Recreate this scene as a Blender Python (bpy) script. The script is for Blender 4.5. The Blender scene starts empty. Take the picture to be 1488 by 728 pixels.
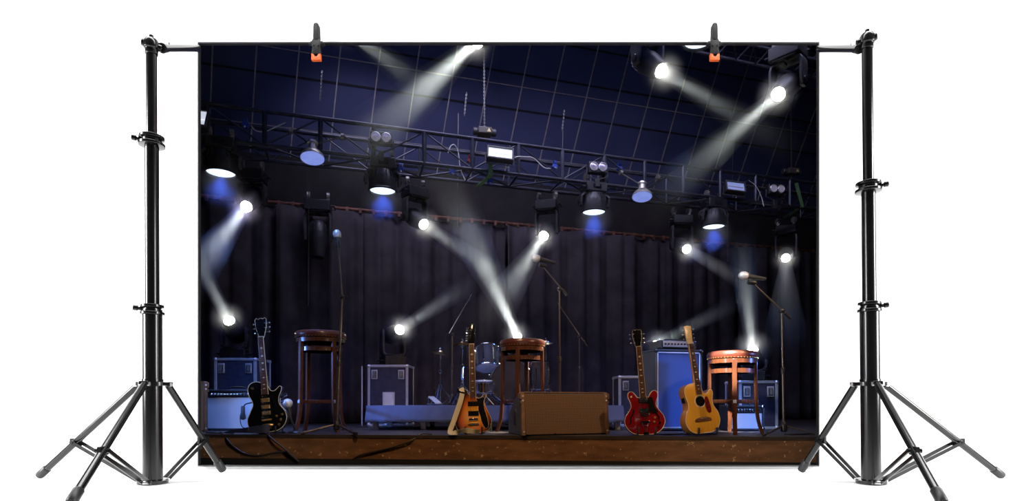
import bpy, bmesh, math, random
from mathutils import Vector, Matrix, Euler
random.seed(11)
PI = math.pi
SC = bpy.context.scene
COL = SC.collection

# ------------------------------------------------------------------ camera frame
FPX = 850.0                     # focal length in pixels of the 1488 x 728 frame
EYE = 0.319                     # eye height over the white studio floor
HOR = 585.0                     # pixel row of the horizon
FLOOR = EYE - 0.29              # height of the stage floor

def at(px, py, Y):
    return Vector(((px - 744.0) / FPX * Y, Y, EYE + (HOR - py) / FPX * Y))

def floor_y(py):                # distance at which the stage floor shows at pixel row py
    return 0.29 * FPX / (py - HOR)

def onfloor(px, Y):
    return Vector(((px - 744.0) / FPX * Y, Y, FLOOR))

cam = bpy.data.cameras.new('camera')
cam.sensor_width = 36.0
cam.lens = 36.0 * FPX / 1488.0
cam.shift_y = (HOR - 364.0) / 1488.0
cam.clip_start = 0.05
cam.clip_end = 200
camo = bpy.data.objects.new('camera', cam)
COL.objects.link(camo)
camo.location = (0, 0, EYE)
camo.rotation_euler = (PI / 2, 0, 0)
SC.camera = camo
SC.view_settings.view_transform = 'Standard'
SC.view_settings.look = 'None'
SC.view_settings.gamma = 1
SC.view_settings.exposure = 0
SC.view_settings.use_curve_mapping = False

# ------------------------------------------------------------------ materials
MATS = {}
def pmat(name, rgb, rough=0.5, metal=0.0, var=0.15, scale=9.0, bump=0.0, bscale=60.0, emit=None, estr=0.0, coat=0.0, spec=0.5, stretch=None):
    m = bpy.data.materials.new(name)
    m.use_nodes = True
    nt = m.node_tree
    b = nt.nodes['Principled BSDF']
    b.inputs['Roughness'].default_value = rough
    b.inputs['Metallic'].default_value = metal
    b.inputs['Coat Weight'].default_value = coat
    b.inputs['Coat Roughness'].default_value = 0.08
    b.inputs['Specular IOR Level'].default_value = spec
    tc = nt.nodes.new('ShaderNodeTexCoord')
    src = tc.outputs['Object']
    if stretch:
        mp = nt.nodes.new('ShaderNodeMapping')
        mp.inputs['Scale'].default_value = stretch
        nt.links.new(src, mp.inputs['Vector'])
        src = mp.outputs['Vector']
    n = nt.nodes.new('ShaderNodeTexNoise')
    n.inputs['Scale'].default_value = scale
    n.inputs['Detail'].default_value = 4
    nt.links.new(src, n.inputs['Vector'])
    r = nt.nodes.new('ShaderNodeValToRGB')
    r.color_ramp.elements[0].position = 0.3
    r.color_ramp.elements[1].position = 0.7
    r.color_ramp.elements[0].color = tuple(c * (1 - var) for c in rgb) + (1,)
    r.color_ramp.elements[1].color = tuple(min(1, c * (1 + var)) for c in rgb) + (1,)
    nt.links.new(n.outputs['Fac'], r.inputs['Fac'])
    nt.links.new(r.outputs['Color'], b.inputs['Base Color'])
    if bump > 0:
        n2 = nt.nodes.new('ShaderNodeTexNoise')
        n2.inputs['Scale'].default_value = bscale
        nt.links.new(src, n2.inputs['Vector'])
        bp = nt.nodes.new('ShaderNodeBump')
        bp.inputs['Strength'].default_value = bump
        bp.inputs['Distance'].default_value = 0.01
        nt.links.new(n2.outputs['Fac'], bp.inputs['Height'])
        nt.links.new(bp.outputs['Normal'], b.inputs['Normal'])
    if emit:
        b.inputs['Emission Color'].default_value = tuple(emit) + (1,)
        b.inputs['Emission Strength'].default_value = estr
    MATS[name] = m
    return m

def checker_cloth(name, c1, c2, scale, rough=0.8, kind='weave'):
    """woven grille cloth / perforated grille: a fine procedural pattern over object space"""
    m = pmat(name, c1, rough)
    nt = m.node_tree
    b = nt.nodes['Principled BSDF']
    tc = nt.nodes.new('ShaderNodeTexCoord')
    sep = nt.nodes.new('ShaderNodeSeparateXYZ')
    nt.links.new(tc.outputs['Object'], sep.inputs[0])
    def sine(sock, k):
        mu = nt.nodes.new('ShaderNodeMath'); mu.operation = 'MULTIPLY'; mu.inputs[1].default_value = k
        s = nt.nodes.new('ShaderNodeMath'); s.operation = 'SINE'
        nt.links.new(sock, mu.inputs[0]); nt.links.new(mu.outputs[0], s.inputs[0])
        return s.outputs[0]
    a = sine(sep.outputs['X'], scale)
    c = sine(sep.outputs['Z'], scale)
    op = nt.nodes.new('ShaderNodeMath'); op.operation = 'MULTIPLY' if kind == 'weave' else 'MAXIMUM'
    nt.links.new(a, op.inputs[0]); nt.links.new(c, op.inputs[1])
    rp = nt.nodes.new('ShaderNodeValToRGB')
    rp.color_ramp.elements[0].position = 0.35; rp.color_ramp.elements[1].position = 0.65
    rp.color_ramp.elements[0].color = tuple(c2) + (1,)
    rp.color_ramp.elements[1].color = tuple(c1) + (1,)
    mr = nt.nodes.new('ShaderNodeMapRange')
    mr.inputs['From Min'].default_value = -1; mr.inputs['From Max'].default_value = 1
    nt.links.new(op.outputs[0], mr.inputs['Value'])
    nt.links.new(mr.outputs[0], rp.inputs['Fac'])
    nt.links.new(rp.outputs['Color'], b.inputs['Base Color'])
    return m

def speck_mat(name, base, speck, rough, thresh=0.68, scale=28.0, stretch=(1, 1, 1)):
    """old painted wood with chips and scuffs of their own shape"""
    m = pmat(name, base, rough, var=0.35, scale=5.0, stretch=(1, 4, 4), bump=0.25, bscale=40)
    nt = m.node_tree
    b = nt.nodes['Principled BSDF']
    ramp = [n for n in nt.nodes if n.type == 'VALTORGB'][0]
    tc = nt.nodes.new('ShaderNodeTexCoord')
    mp = nt.nodes.new('ShaderNodeMapping'); mp.inputs['Scale'].default_value = stretch
    n = nt.nodes.new('ShaderNodeTexNoise'); n.inputs['Scale'].default_value = scale; n.inputs['Detail'].default_value = 6
    nt.links.new(tc.outputs['Object'], mp.inputs['Vector']); nt.links.new(mp.outputs[0], n.inputs['Vector'])
    rp = nt.nodes.new('ShaderNodeValToRGB')
    rp.color_ramp.elements[0].position = thresh; rp.color_ramp.elements[1].position = thresh + 0.04
    nt.links.new(n.outputs['Fac'], rp.inputs['Fac'])
    mx = nt.nodes.new('ShaderNodeMixRGB')
    nt.links.new(rp.outputs['Color'], mx.inputs['Fac'])
    nt.links.new(ramp.outputs['Color'], mx.inputs['Color1'])
    mx.inputs['Color2'].default_value = tuple(speck) + (1,)
    nt.links.new(mx.outputs['Color'], b.inputs['Base Color'])
    return m

def burst_mat(name, inner, mid, outer, cx, cz, a, b_):
    """guitar finish that runs from amber in the middle to dark at the rim"""
    m = pmat(name, mid, 0.18, coat=0.8)
    nt = m.node_tree
    bs = nt.nodes['Principled BSDF']
    tc = nt.nodes.new('ShaderNodeTexCoord')
    mp = nt.nodes.new('ShaderNodeMapping')
    mp.inputs['Location'].default_value = (-cx / a, 0, -cz / b_)
    mp.inputs['Scale'].default_value = (1 / a, 0, 1 / b_)
    ln = nt.nodes.new('ShaderNodeVectorMath'); ln.operation = 'LENGTH'
    nt.links.new(tc.outputs['Object'], mp.inputs['Vector'])
    nt.links.new(mp.outputs[0], ln.inputs[0])
    rp = nt.nodes.new('ShaderNodeValToRGB')
    e = rp.color_ramp.elements
    e[0].position = 0.30; e[0].color = tuple(inner) + (1,)
    e[1].position = 0.90; e[1].color = tuple(outer) + (1,)
    k = e.new(0.62); k.color = tuple(mid) + (1,)
    nt.links.new(ln.outputs['Value'], rp.inputs['Fac'])
    nt.links.new(rp.outputs['Color'], bs.inputs['Base Color'])
    return m

M = {}
M['studio_white'] = pmat('studio_white', (0.88, 0.88, 0.88), 0.9, var=0.01)
M['black_wall'] = pmat('black_masking', (0.004, 0.004, 0.005), 0.95, var=0.2, spec=0.0)
M['stand_black'] = pmat('black_tube', (0.006, 0.0055, 0.006), 0.2, 0.0, var=0.25, spec=0.55)
M['mic_metal'] = pmat('dark_stand_steel', (0.16, 0.13, 0.115), 0.32, 0.8, var=0.2)
M['rivet'] = pmat('steel_rivet', (0.75, 0.75, 0.75), 0.3, 1.0)
M['black_plastic'] = pmat('black_plastic', (0.015, 0.015, 0.017), 0.4, var=0.2)
M['clamp_grey'] = pmat('clamp_grey', (0.010, 0.010, 0.011), 0.5, spec=0.3)
M['orange'] = pmat('orange_rubber', (0.75, 0.12, 0.02), 0.55)
M['stage_face'] = speck_mat('stage_front_board', (0.175, 0.080, 0.034), (0.50, 0.32, 0.15), 0.55, 0.645, 30, (1, 1, 1))
M['stage_top'] = speck_mat('stage_floor_boards', (0.035, 0.024, 0.018), (0.14, 0.09, 0.05), 0.5, 0.72, 10, (1, 1, 1))
M['curtain'] = pmat('curtain_cloth', (0.070, 0.058, 0.064), 0.95, var=0.25, scale=3, bump=0.2, bscale=120, spec=0.1)
M['back_panel'] = pmat('dark_back_boards', (0.030, 0.024, 0.022), 0.8, var=0.3, scale=4)
M['rail_rust'] = pmat('rusty_pipe', (0.16, 0.06, 0.035), 0.6, 0.2, var=0.6, scale=14)
M['roof'] = pmat('roof_panel', (0.045, 0.052, 0.12), 0.75, var=0.18, scale=1.2)
M['roof_bar'] = pmat('roof_bar_steel', (0.33, 0.29, 0.27), 0.55, 0.2, var=0.3)
M['roof_seam'] = pmat('roof_seam_black', (0.006, 0.006, 0.007), 0.8)
M['truss'] = pmat('truss_steel', (0.05, 0.05, 0.065), 0.35, 0.5, var=0.3, scale=12)
M['housing'] = pmat('lamp_housing', (0.022, 0.021, 0.023), 0.42, var=0.3)
M['housing_grey'] = pmat('lamp_yoke', (0.055, 0.052, 0.052), 0.45, var=0.25)
M['chrome'] = pmat('chrome', (0.82, 0.82, 0.84), 0.14, 1.0, var=0.05)
M['gold'] = pmat('gold_plate', (0.95, 0.60, 0.20), 0.36, 1.0, var=0.1)
M['silver'] = pmat('silver_paint', (0.6, 0.55, 0.48), 0.35, 0.6, var=0.25)
M['alu'] = pmat('aluminium', (0.72, 0.71, 0.74), 0.38, 0.55, var=0.12)
M['case_navy'] = pmat('case_laminate', (0.045, 0.045, 0.075), 0.5, var=0.2, scale=20)
M['white_card'] = pmat('white_card', (0.75, 0.75, 0.75), 0.8)
M['amp_tolex'] = pmat('amp_tolex', (0.05, 0.05, 0.055), 0.6, bump=0.4, bscale=220)
M['amp_panel'] = pmat('amp_panel', (0.55, 0.53, 0.5), 0.35, 0.7)
M['grille_silver'] = checker_cloth('silver_grille_cloth', (0.85, 0.87, 0.92), (0.58, 0.61, 0.68), 700)
M['grille_blue'] = checker_cloth('blue_grille_cloth', (0.07, 0.12, 0.33), (0.03, 0.055, 0.18), 620)
M['grille_brown'] = checker_cloth('brown_steel_grille', (0.17, 0.09, 0.045), (0.012, 0.008, 0.006), 480, 0.5, 'perf')
M['wedge_wood'] = pmat('painted_plywood', (0.20, 0.105, 0.055), 0.5, var=0.25, scale=14)
M['wedge_side'] = pmat('grey_cabinet_paint', (0.07, 0.075, 0.09), 0.6, var=0.15)
M['wood_red'] = pmat('dark_red_wood', (0.085, 0.028, 0.012), 0.26, var=0.35, scale=7, stretch=(6, 6, 0.8), coat=0.5)
M['seat_leather'] = pmat('oxblood_leather', (0.10, 0.026, 0.016), 0.3, var=0.2, bump=0.15, bscale=90, coat=0.3)
M['riser_cloth'] = pmat('riser_skirt_cloth', (0.08, 0.11, 0.22), 0.85, var=0.2, scale=4, bump=0.3, bscale=14)
M['drum_shell'] = pmat('drum_shell_grey', (0.06, 0.065, 0.085), 0.22, 0.3, var=0.2, coat=0.6)
M['drum_skin'] = pmat('drum_skin', (0.62, 0.63, 0.66), 0.5, var=0.05)
M['bass_skin'] = pmat('bass_drum_skin', (0.03, 0.03, 0.035), 0.35)
M['mic_mesh'] = pmat('silver_mic_mesh', (0.75, 0.75, 0.78), 0.42, 0.35, var=0.25, scale=300)
M['brass'] = pmat('cymbal_bronze', (0.55, 0.45, 0.28), 0.25, 1.0)
M['lacquer_black'] = pmat('black_lacquer', (0.006, 0.006, 0.007), 0.12, coat=1.0)
M['lacquer_red'] = pmat('cherry_lacquer', (0.22, 0.006, 0.010), 0.14, coat=1.0, var=0.25, scale=5)
M['spruce'] = pmat('amber_spruce', (0.74, 0.35, 0.035), 0.24, var=0.08, scale=6, stretch=(14, 14, 0.6), coat=0.6)
M['spruce_side'] = pmat('amber_side_wood', (0.42, 0.16, 0.03), 0.3, var=0.2, scale=6, coat=0.5)
M['burst'] = burst_mat('sunburst_lacquer', (0.88, 0.40, 0.035), (0.62, 0.12, 0.01), (0.025, 0.008, 0.006), 0.0, 0.165, 0.185, 0.235)
M['cream'] = pmat('cream_binding', (0.72, 0.62, 0.44), 0.35)
M['rosewood'] = pmat('rosewood', (0.12, 0.045, 0.022), 0.4, var=0.3, scale=9, stretch=(8, 8, 1))
M['maple'] = pmat('pale_maple', (0.68, 0.48, 0.24), 0.3, var=0.1)
M['guard_black'] = pmat('black_pickguard', (0.008, 0.008, 0.009), 0.16, coat=0.5)
M['guard_red'] = pmat('tortoise_pickguard', (0.14, 0.012, 0.012), 0.2, var=0.5, scale=40, coat=0.5)
M['strap_cream'] = pmat('cream_strap', (0.62, 0.56, 0.38), 0.8, var=0.1, bump=0.2)
M['strap_black'] = pmat('black_strap', (0.02, 0.02, 0.03), 0.7)
M['cable'] = pmat('rubber_cable', (0.035, 0.028, 0.024), 0.45)
M['cable_white'] = pmat('white_cable', (0.7, 0.68, 0.66), 0.5)
M['green_tape'] = pmat('green_bracket_paint', (0.13, 0.25, 0.10), 0.55, var=0.2)
M['chain'] = pmat('chain_steel', (0.16, 0.15, 0.135), 0.45, 0.6)
M['hook'] = pmat('worn_hook_steel', (0.30, 0.28, 0.25), 0.4, 0.5, var=0.3)
M['hoist'] = pmat('hoist_case', (0.09, 0.075, 0.055), 0.5, var=0.3)
M['yellow'] = pmat('warning_yellow', (0.75, 0.62, 0.25), 0.6)
M['blue_paint'] = pmat('blue_clamp_paint', (0.03, 0.07, 0.4), 0.4)
M['red_paint'] = pmat('dull_red_paint', (0.25, 0.04, 0.03), 0.5)
M['lens_white'] = pmat('lit_beam_lens', (0.9, 0.9, 0.9), 0.3, emit=(1, 0.98, 0.90), estr=45.0)
M['lens_violet'] = pmat('lit_violet_lens', (0.9, 0.9, 0.9), 0.3, emit=(0.93, 0.82, 1.0), estr=45.0)
M['lens_blue'] = pmat('lit_blue_lens', (0.8, 0.85, 1), 0.3, emit=(0.70, 0.82, 1.0), estr=1.5)
M['disc_blue'] = pmat('lit_diffuser_disc', (0.6, 0.7, 0.95), 0.5, emit=(0.22, 0.30, 0.85), estr=0.75)
M['blinder_glass'] = pmat('blinder_lamp_glass', (0.30, 0.27, 0.36), 0.12, 0.6, emit=(0.40, 0.36, 0.5), estr=0.3)
M['flood_lit'] = pmat('lit_flood_glass', (0.7, 0.7, 0.7), 0.2, emit=(0.75, 0.8, 0.95), estr=0.75)
M['flood_dim'] = pmat('dim_flood_glass', (0.4, 0.45, 0.6), 0.2, emit=(0.25, 0.32, 0.75), estr=0.35)
M['lens_dark'] = pmat('unlit_lens', (0.02, 0.02, 0.025), 0.1, spec=0.8)

# ------------------------------------------------------------------ mesh builder
def frame_of(d):
    d = Vector(d).normalized()
    up = Vector((0, 0, 1)) if abs(d.z) < 0.95 else Vector((0, 1, 0))
    x = up.cross(d).normalized()
    return x, d.cross(x).normalized(), d

def crom(pts, n=6, closed=False):
    """Catmull-Rom through points"""
    P = [Vector(p) for p in pts]
    out = []
    N = len(P)
    rng = range(N) if closed else range(N - 1)
    for i in rng:
        p1, p2 = P[i], P[(i + 1) % N]
        p0 = P[i - 1] if (closed or i > 0) else p1 * 2 - p2
        p3 = P[(i + 2) % N] if (closed or i + 2 < N) else p2 * 2 - p1
        for k in range(n):
            t = k / n
            out.append(0.5 * ((2 * p1) + (p2 - p0) * t + (2 * p0 - 5 * p1 + 4 * p2 - p3) * t * t + (3 * p1 - p0 - 3 * p2 + p3) * t ** 3))
    if not closed:
        out.append(P[-1].copy())
    return out

class Mb:
    def __init__(self):
        self.bm = bmesh.new()
    def _f(self, vs, mi):
        try:
            f = self.bm.faces.new(vs)
            f.material_index = mi
            f.smooth = True
            return f
        except ValueError:
            return None
    def box(self, c, s, rot=None, mi=0):
        c = Vector(c); h = Vector(s) / 2
        R = rot.to_3x3() if isinstance(rot, Matrix) else (Euler(rot).to_matrix() if rot else Matrix.Identity(3))
        v = [self.bm.verts.new(c + R @ Vector((x * h.x, y * h.y, z * h.z))) for x in (-1, 1) for y in (-1, 1) for z in (-1, 1)]
        for q in ((0, 1, 3, 2), (4, 6, 7, 5), (0, 4, 5, 1), (2, 3, 7, 6), (0, 2, 6, 4), (1, 5, 7, 3)):
            self._f([v[i] for i in q], mi)
        return self
    def bar(self, p0, p1, w, t, mi=0, up=(0, 0, 1)):
        p0, p1 = Vector(p0), Vector(p1)
        d = (p1 - p0).normalized()
        u = Vector(up)
        if abs(d.dot(u)) > 0.97: u = Vector((0, 1, 0))
        x = d.cross(u).normalized(); y = x.cross(d).normalized()
        R = Matrix((x, d, y)).transposed()
        return self.box((p0 + p1) / 2, (w, (p1 - p0).length, t), R.to_4x4(), mi)
    def cyl(self, p0, p1, r0, r1=None, seg=16, mi=0, caps=True):
        r1 = r0 if r1 is None else r1
        p0, p1 = Vector(p0), Vector(p1)
        x, y, d = frame_of(p1 - p0)
        A = []; B = []
        for k in range(seg):
            a = 2 * PI * k / seg
            o = x * math.cos(a) + y * math.sin(a)
            A.append(self.bm.verts.new(p0 + o * r0)); B.append(self.bm.verts.new(p1 + o * r1))
        for k in range(seg):
            j = (k + 1) % seg
            self._f([A[k], A[j], B[j], B[k]], mi)
        if caps:
            self._f(A[::-1], mi); self._f(B, mi)
        return self
    def tube(self, pts, r, seg=8, mi=0, closed=False, rs=None):
        P = [Vector(p) for p in pts]
        N = len(P)
        rings = []
        t0 = (P[1] - P[0]).normalized()
        x, y, _ = frame_of(t0)
        for i in range(N):
            if closed: t = (P[(i + 1) % N] - P[i - 1])
            else: t = (P[min(i + 1, N - 1)] - P[max(i - 1, 0)])
            if t.length < 1e-9: t = Vector((0, 0, 1))
            t.normalize()
            x = (x - t * x.dot(t))
            if x.length < 1e-6: x = frame_of(t)[0]
            x.normalize(); y = t.cross(x)
            rr = rs[i] if rs else r
            rings.append([self.bm.verts.new(P[i] + (x * math.cos(2 * PI * k / seg) + y * math.sin(2 * PI * k / seg)) * rr) for k in range(seg)])
        for i in range(N if closed else N - 1):
            A, B = rings[i], rings[(i + 1) % N]
            for k in range(seg):
                j = (k + 1) % seg
                self._f([A[k], A[j], B[j], B[k]], mi)
        if not closed:
            self._f(rings[0][::-1], mi); self._f(rings[-1], mi)
        return self
    def lathe(self, prof, origin=(0, 0, 0), axis=(0, 0, 1), seg=28, mi=0):
        """prof: list of (radius, height) along axis; ends at radius 0 close themselves, others are capped"""
        o = Vector(origin); x, y, d = frame_of(axis)
        rings = []
        for r, h in prof:
            if r <= 1e-6:
                rings.append([self.bm.verts.new(o + d * h)])
            else:
                rings.append([self.bm.verts.new(o + d * h + (x * math.cos(2 * PI * k / seg) + y * math.sin(2 * PI * k / seg)) * r) for k in range(seg)])
        for A, B in zip(rings, rings[1:]):
            for k in range(seg):
                j = (k + 1) % seg
                if len(A) == 1 and len(B) == 1: continue
                if len(A) == 1: self._f([A[0], B[j], B[k]], mi)
                elif len(B) == 1: self._f([A[k], A[j], B[0]], mi)
                else: self._f([A[k], A[j], B[j], B[k]], mi)
        if len(rings[0]) > 1: self._f(rings[0][::-1], mi)
        if len(rings[-1]) > 1: self._f(rings[-1], mi)
        return self
    def prism(self, out, y0, y1, mi=0, edge=0.0, mi_side=None):
        """outline in x,z extruded along y from y0 (front, towards -y) to y1, with a rounded-off rim of width edge"""
        ms = mi if mi_side is None else mi_side
        P = [(p[0], p[-1]) for p in out]
        N = len(P)
        ar = sum(P[i][0] * P[(i + 1) % N][1] - P[(i + 1) % N][0] * P[i][1] for i in range(N))
        if ar < 0: P = P[::-1]
        def inset(e):
            if e <= 0: return P
            Q = []
            for i in range(N):
                a = Vector(P[i - 1]); b = Vector(P[(i + 1) % N]); t = (b - a)
                if t.length < 1e-9: Q.append(P[i]); continue
                t.normalize()
                Q.append((P[i][0] - t.y * e, P[i][1] + t.x * e))
            return Q
        layers = []
        if edge > 0:
            for e, y in ((edge, y0), (edge * 0.3, y0 + edge * 0.3), (0, y0 + edge), (0, y1 - edge), (edge * 0.3, y1 - edge * 0.3), (edge, y1)):
                layers.append((inset(e), y))
        else:
            layers = [(P, y0), (P, y1)]
        R = [[self.bm.verts.new((p[0], y, p[1])) for p in Q] for Q, y in layers]
        for A, B in zip(R, R[1:]):
            for i in range(N):
                j = (i + 1) % N
                self._f([A[j], A[i], B[i], B[j]], ms)
        self._f(R[0], mi); self._f(R[-1][::-1], mi)
        return self
    def ball(self, c, r, seg=14, mi=0, sz=(1, 1, 1)):
        c = Vector(c)
        n = seg // 2
        rings = []
        for i in range(n + 1):
            th = PI * i / n
            rr = math.sin(th)
            if rr < 1e-6: rings.append([self.bm.verts.new(c + Vector((0, 0, math.cos(th) * r * sz[2])))])
            else: rings.append([self.bm.verts.new(c + Vector((rr * math.cos(2 * PI * k / seg) * r * sz[0], rr * math.sin(2 * PI * k / seg) * r * sz[1], math.cos(th) * r * sz[2]))) for k in range(seg)])
        for A, B in zip(rings, rings[1:]):
            for k in range(seg):
                j = (k + 1) % seg
                if len(A) == 1: self._f([A[0], B[k], B[j]], mi)
                elif len(B) == 1: self._f([A[k], B[0], A[j]], mi)
                else: self._f([A[k], B[k], B[j], A[j]], mi)
        return self
    def build(self, name, mats, parent=None, bev=0.0, loc=None, angle=0.6):
        me = bpy.data.meshes.new(name)
        bmesh.ops.recalc_face_normals(self.bm, faces=self.bm.faces[:])
        self.bm.to_mesh(me); self.bm.free()
        for m in (mats if isinstance(mats, (list, tuple)) else [mats]):
            me.materials.append(M[m] if isinstance(m, str) else m)
        me.set_sharp_from_angle(angle=angle)
        o = bpy.data.objects.new(name, me)
        COL.objects.link(o)
        if parent is not None: o.parent = parent
        if loc is not None: o.location = loc
        if bev > 0:
            b = o.modifiers.new('edge', 'BEVEL')
            b.width = bev; b.segments = 2; b.limit_method = 'ANGLE'; b.angle_limit = 0.7
            b.harden_normals = False
        return o

def thing(name, label, cat, loc=(0, 0, 0), rot=(0, 0, 0), group=None):
    o = bpy.data.objects.new(name, None)
    o.empty_display_size = 0.05
    COL.objects.link(o)
    o.location = loc
    o.rotation_mode = 'XYZ'
    o.rotation_euler = rot
    return tag(o, label, cat, group)

def tag(o, label, cat, group=None, kind=None):
    o['label'] = label; o['category'] = cat
    if group: o['group'] = group
    if kind: o['kind'] = kind
    return o

def struct(o, label=None, cat=None):
    o['kind'] = 'structure'
    if label: o['label'] = label
    if cat: o['category'] = cat
    return o

def dup(root, loc=None, rot=None, label=None, group=None, cat=None):
    r = root.copy(); COL.objects.link(r)
    if loc is not None: r.location = loc
    if rot is not None: r.rotation_euler = rot
    if label: r['label'] = label
    if group: r['group'] = group
    if cat: r['category'] = cat
    for ch in list(root.children):
        c = ch.copy(); COL.objects.link(c); c.parent = r
        for g in list(ch.children):
            d = g.copy(); COL.objects.link(d); d.parent = c
    return r

def lamp(kind, name, loc, energy, color, aim=None, **kw):
    l = bpy.data.lights.new(name, kind)
    l.energy = energy; l.color = color
    for k, v in kw.items(): setattr(l, k, v)
    o = bpy.data.objects.new(name, l); COL.objects.link(o)
    o.location = loc
    if aim is not None:
        o.rotation_euler = (Vector(aim) - Vector(loc)).to_track_quat('-Z', 'Y').to_euler()
    return o
# ------------------------------------------------------------------ studio: white wall with the opening, white floor
WY = 2.80
X0, X1 = at(290, 0, WY).x, at(1188, 0, WY).x
Z0, Z1 = at(0, 676, WY).z, at(0, 64, WY).z
b = Mb()
T = 0.004
G = 0.003
for (xa, xb, za, zb) in ((-4.6, X0 - G, 0, 3.6), (X1 + G, 4.6, 0, 3.6), (X0 - G, X1 + G, Z1 + G, 3.6), (X0 - G, X1 + G, 0, Z0 - G)):
    b.box(((xa + xb) / 2, WY + T / 2, (za + zb) / 2), (xb - xa, T, zb - za))
struct(b.build('wall_back', 'studio_white'), 'white studio wall behind the two stands', 'wall')
b = Mb()
for (xa, xb, za, zb) in ((-6.7, X0 - .006, -.9, 6.6), (X1 + .006, 7.7, -.9, 6.6), (X0 - .006, X1 + .006, Z1 + .006, 6.6), (X0 - .006, X1 + .006, -.9, Z0 - .006)):
    b.box(((xa + xb) / 2, WY + T + .004, (za + zb) / 2), (xb - xa, 0.007, zb - za))
struct(b.build('wall_masking', 'black_wall'), 'black masking on the stage side of the wall', 'wall')
b = Mb().box((0, 0.4, -0.03), (9.2, 4.8, 0.06))
struct(b.build('floor', 'studio_white'), 'white studio floor under the tripod stands', 'floor')

# ------------------------------------------------------------------ stage: platform, black shell, roof, curtain
YL, YR = floor_y(631.0), floor_y(635.0)
xL, xR = at(290, 0, YL).x, at(1188, 0, YR).x
sl = (YR - YL) / (xR - xL)
def edge_y(x): return YL + (x - xL) * sl
def edge_at(px):
    # distance of the stage's front edge on the ray of pixel column px
    k = (px - 744.0) / FPX
    return (YL - xL * sl) / (1 - k * sl)
b = Mb()
xa, xb = -4.4, 4.9
FH = 0.235
pts = [(xa, edge_y(xa)), (xb, edge_y(xb)), (xb + 1.6, 12.5), (xa - 1.6, 12.5)]
def plate(b, pts, z0, z1, mi=0, mi_top=None):
    v0 = [b.bm.verts.new((x, y, z0)) for x, y in pts]; v1 = [b.bm.verts.new((x, y, z1)) for x, y in pts]
    n = len(pts)
    for i in range(n):
        j = (i + 1) % n
        b._f([v0[i], v0[j], v1[j], v1[i]], mi)
    b._f(v0[::-1], mi); b._f(v1, mi if mi_top is None else mi_top)
plate(b, pts, FLOOR - 0.03, FLOOR, 0)
struct(b.build('floor_stage', 'stage_top'), 'dark scuffed stage floor boards', 'floor')
b = Mb()
def inset_edge(d): return [(xa, edge_y(xa) + d), (xb, edge_y(xb) + d), (xb, edge_y(xb) + d + .04), (xa, edge_y(xa) + d + .04)]
plate(b, inset_edge(0.004), FLOOR - FH + .02, FLOOR - 0.031)
struct(b.build('trim_stage_front', 'stage_face'), 'scuffed brown board along the stage front', 'trim')
b = Mb()
plate(b, inset_edge(-0.012), FLOOR - FH - 0.055, FLOOR - FH + .019)
struct(b.build('trim_stage_foot', M['roof_seam']), 'black strip under the brown stage front', 'trim')
b = Mb().box((0.2, 7.6, -0.93), (13.5, 9.6, 0.04))
struct(b.build('floor_pit', 'black_wall'), 'black ground in front of the stage', 'floor')
b = Mb().box((-6.6, 7.6, 2.8), (0.05, 9.6, 7.6))
struct(b.build('wall_left', 'black_wall'))
b = Mb().box((7.6, 7.6, 2.8), (0.05, 9.6, 7.6))
struct(b.build('wall_right', 'black_wall'))
b = Mb().box((0.4, 12.6, 2.8), (14.4, 0.05, 7.6))
struct(b.build('wall_rear', 'black_wall'))
b = Mb().box((0.4, 7.6, 6.6), (14.4, 9.9, 0.05))
struct(b.build('ceiling_upper', 'black_wall'))

# truss axis: left end at column 290 / 6.2 m, right end at column 1131 / 8.3 m
TA = Vector((at(290, 0, 6.2).x, 6.2, 0)); TB = Vector((at(1131, 0, 8.3).x, 8.3, 0))
TD = (TB - TA).normalized(); TN = Vector((-TD.y, TD.x, 0))
TZ = EYE + 385.0 / FPX * 6.2          # bottom front chord height
def truss_y(px, off=0.0):
    """distance of the truss's front line (moved back by off) on the ray of column px"""
    A = TA + TN * off
    k = (px - 744.0) / FPX
    # A.x + s*TD.x = k*(A.y + s*TD.y)
    s = (k * A.y - A.x) / (TD.x - k * TD.y)
    return A.y + s * TD.y

# tilted roof of dark panels with steel bars, behind the truss
E0 = at(290, 285, 7.85)
ED = Vector((-0.64, 1.0, -2.72)).normalized()
def roofp(u, v): return E0 + TD * u - ED * v
RN = TD.cross(-ED).normalized()
if RN.y > 0: RN = -RN
b = Mb()
q = [roofp(-3, .62), roofp(11, .62), roofp(11, 4.0), roofp(-3, 4.0)]
v = [b.bm.verts.new(p - RN * 0.03) for p in q]; w = [b.bm.verts.new(p) for p in q]
for i in range(4): b._f([v[i], v[(i + 1) % 4], w[(i + 1) % 4], w[i]], 0)
b._f(v, 0); b._f(w, 0)
q = [roofp(-3, -0.6), roofp(11, -0.6), roofp(11, .62), roofp(-3, .62)]
v = [b.bm.verts.new(p - RN * 0.03) for p in q]; w = [b.bm.verts.new(p) for p in q]
for i in range(4): b._f([v[i], v[(i + 1) % 4], w[(i + 1) % 4], w[i]], 3)
b._f(v, 3); b._f(w, 3)
CS = 0.5
for k in range(-5, 22):
    u = k * CS + 0.09
    b.bar(roofp(u, 0.62) + RN * .006, roofp(u, 4.0) + RN * .006, 0.016, 0.012, 1, up=RN)
for k in range(1, 9):
    vv = k * 0.46 + 0.22
    b.bar(roofp(-3, vv) + RN * .005, roofp(11, vv) + RN * .005, 0.026, 0.010, 2, up=RN)
for k in (0, 1, 2, 3):
    vv = k * 0.92 + 0.98
    b.bar(roofp(-3, vv) + RN * .014, roofp(11, vv) + RN * .014, 0.012, 0.012, 1, up=RN)
struct(b.build('ceiling', ['roof', 'roof_bar', 'roof_seam', 'back_panel']), 'dark blue panelled roof with a grid of bars above the truss', 'ceiling')

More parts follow.
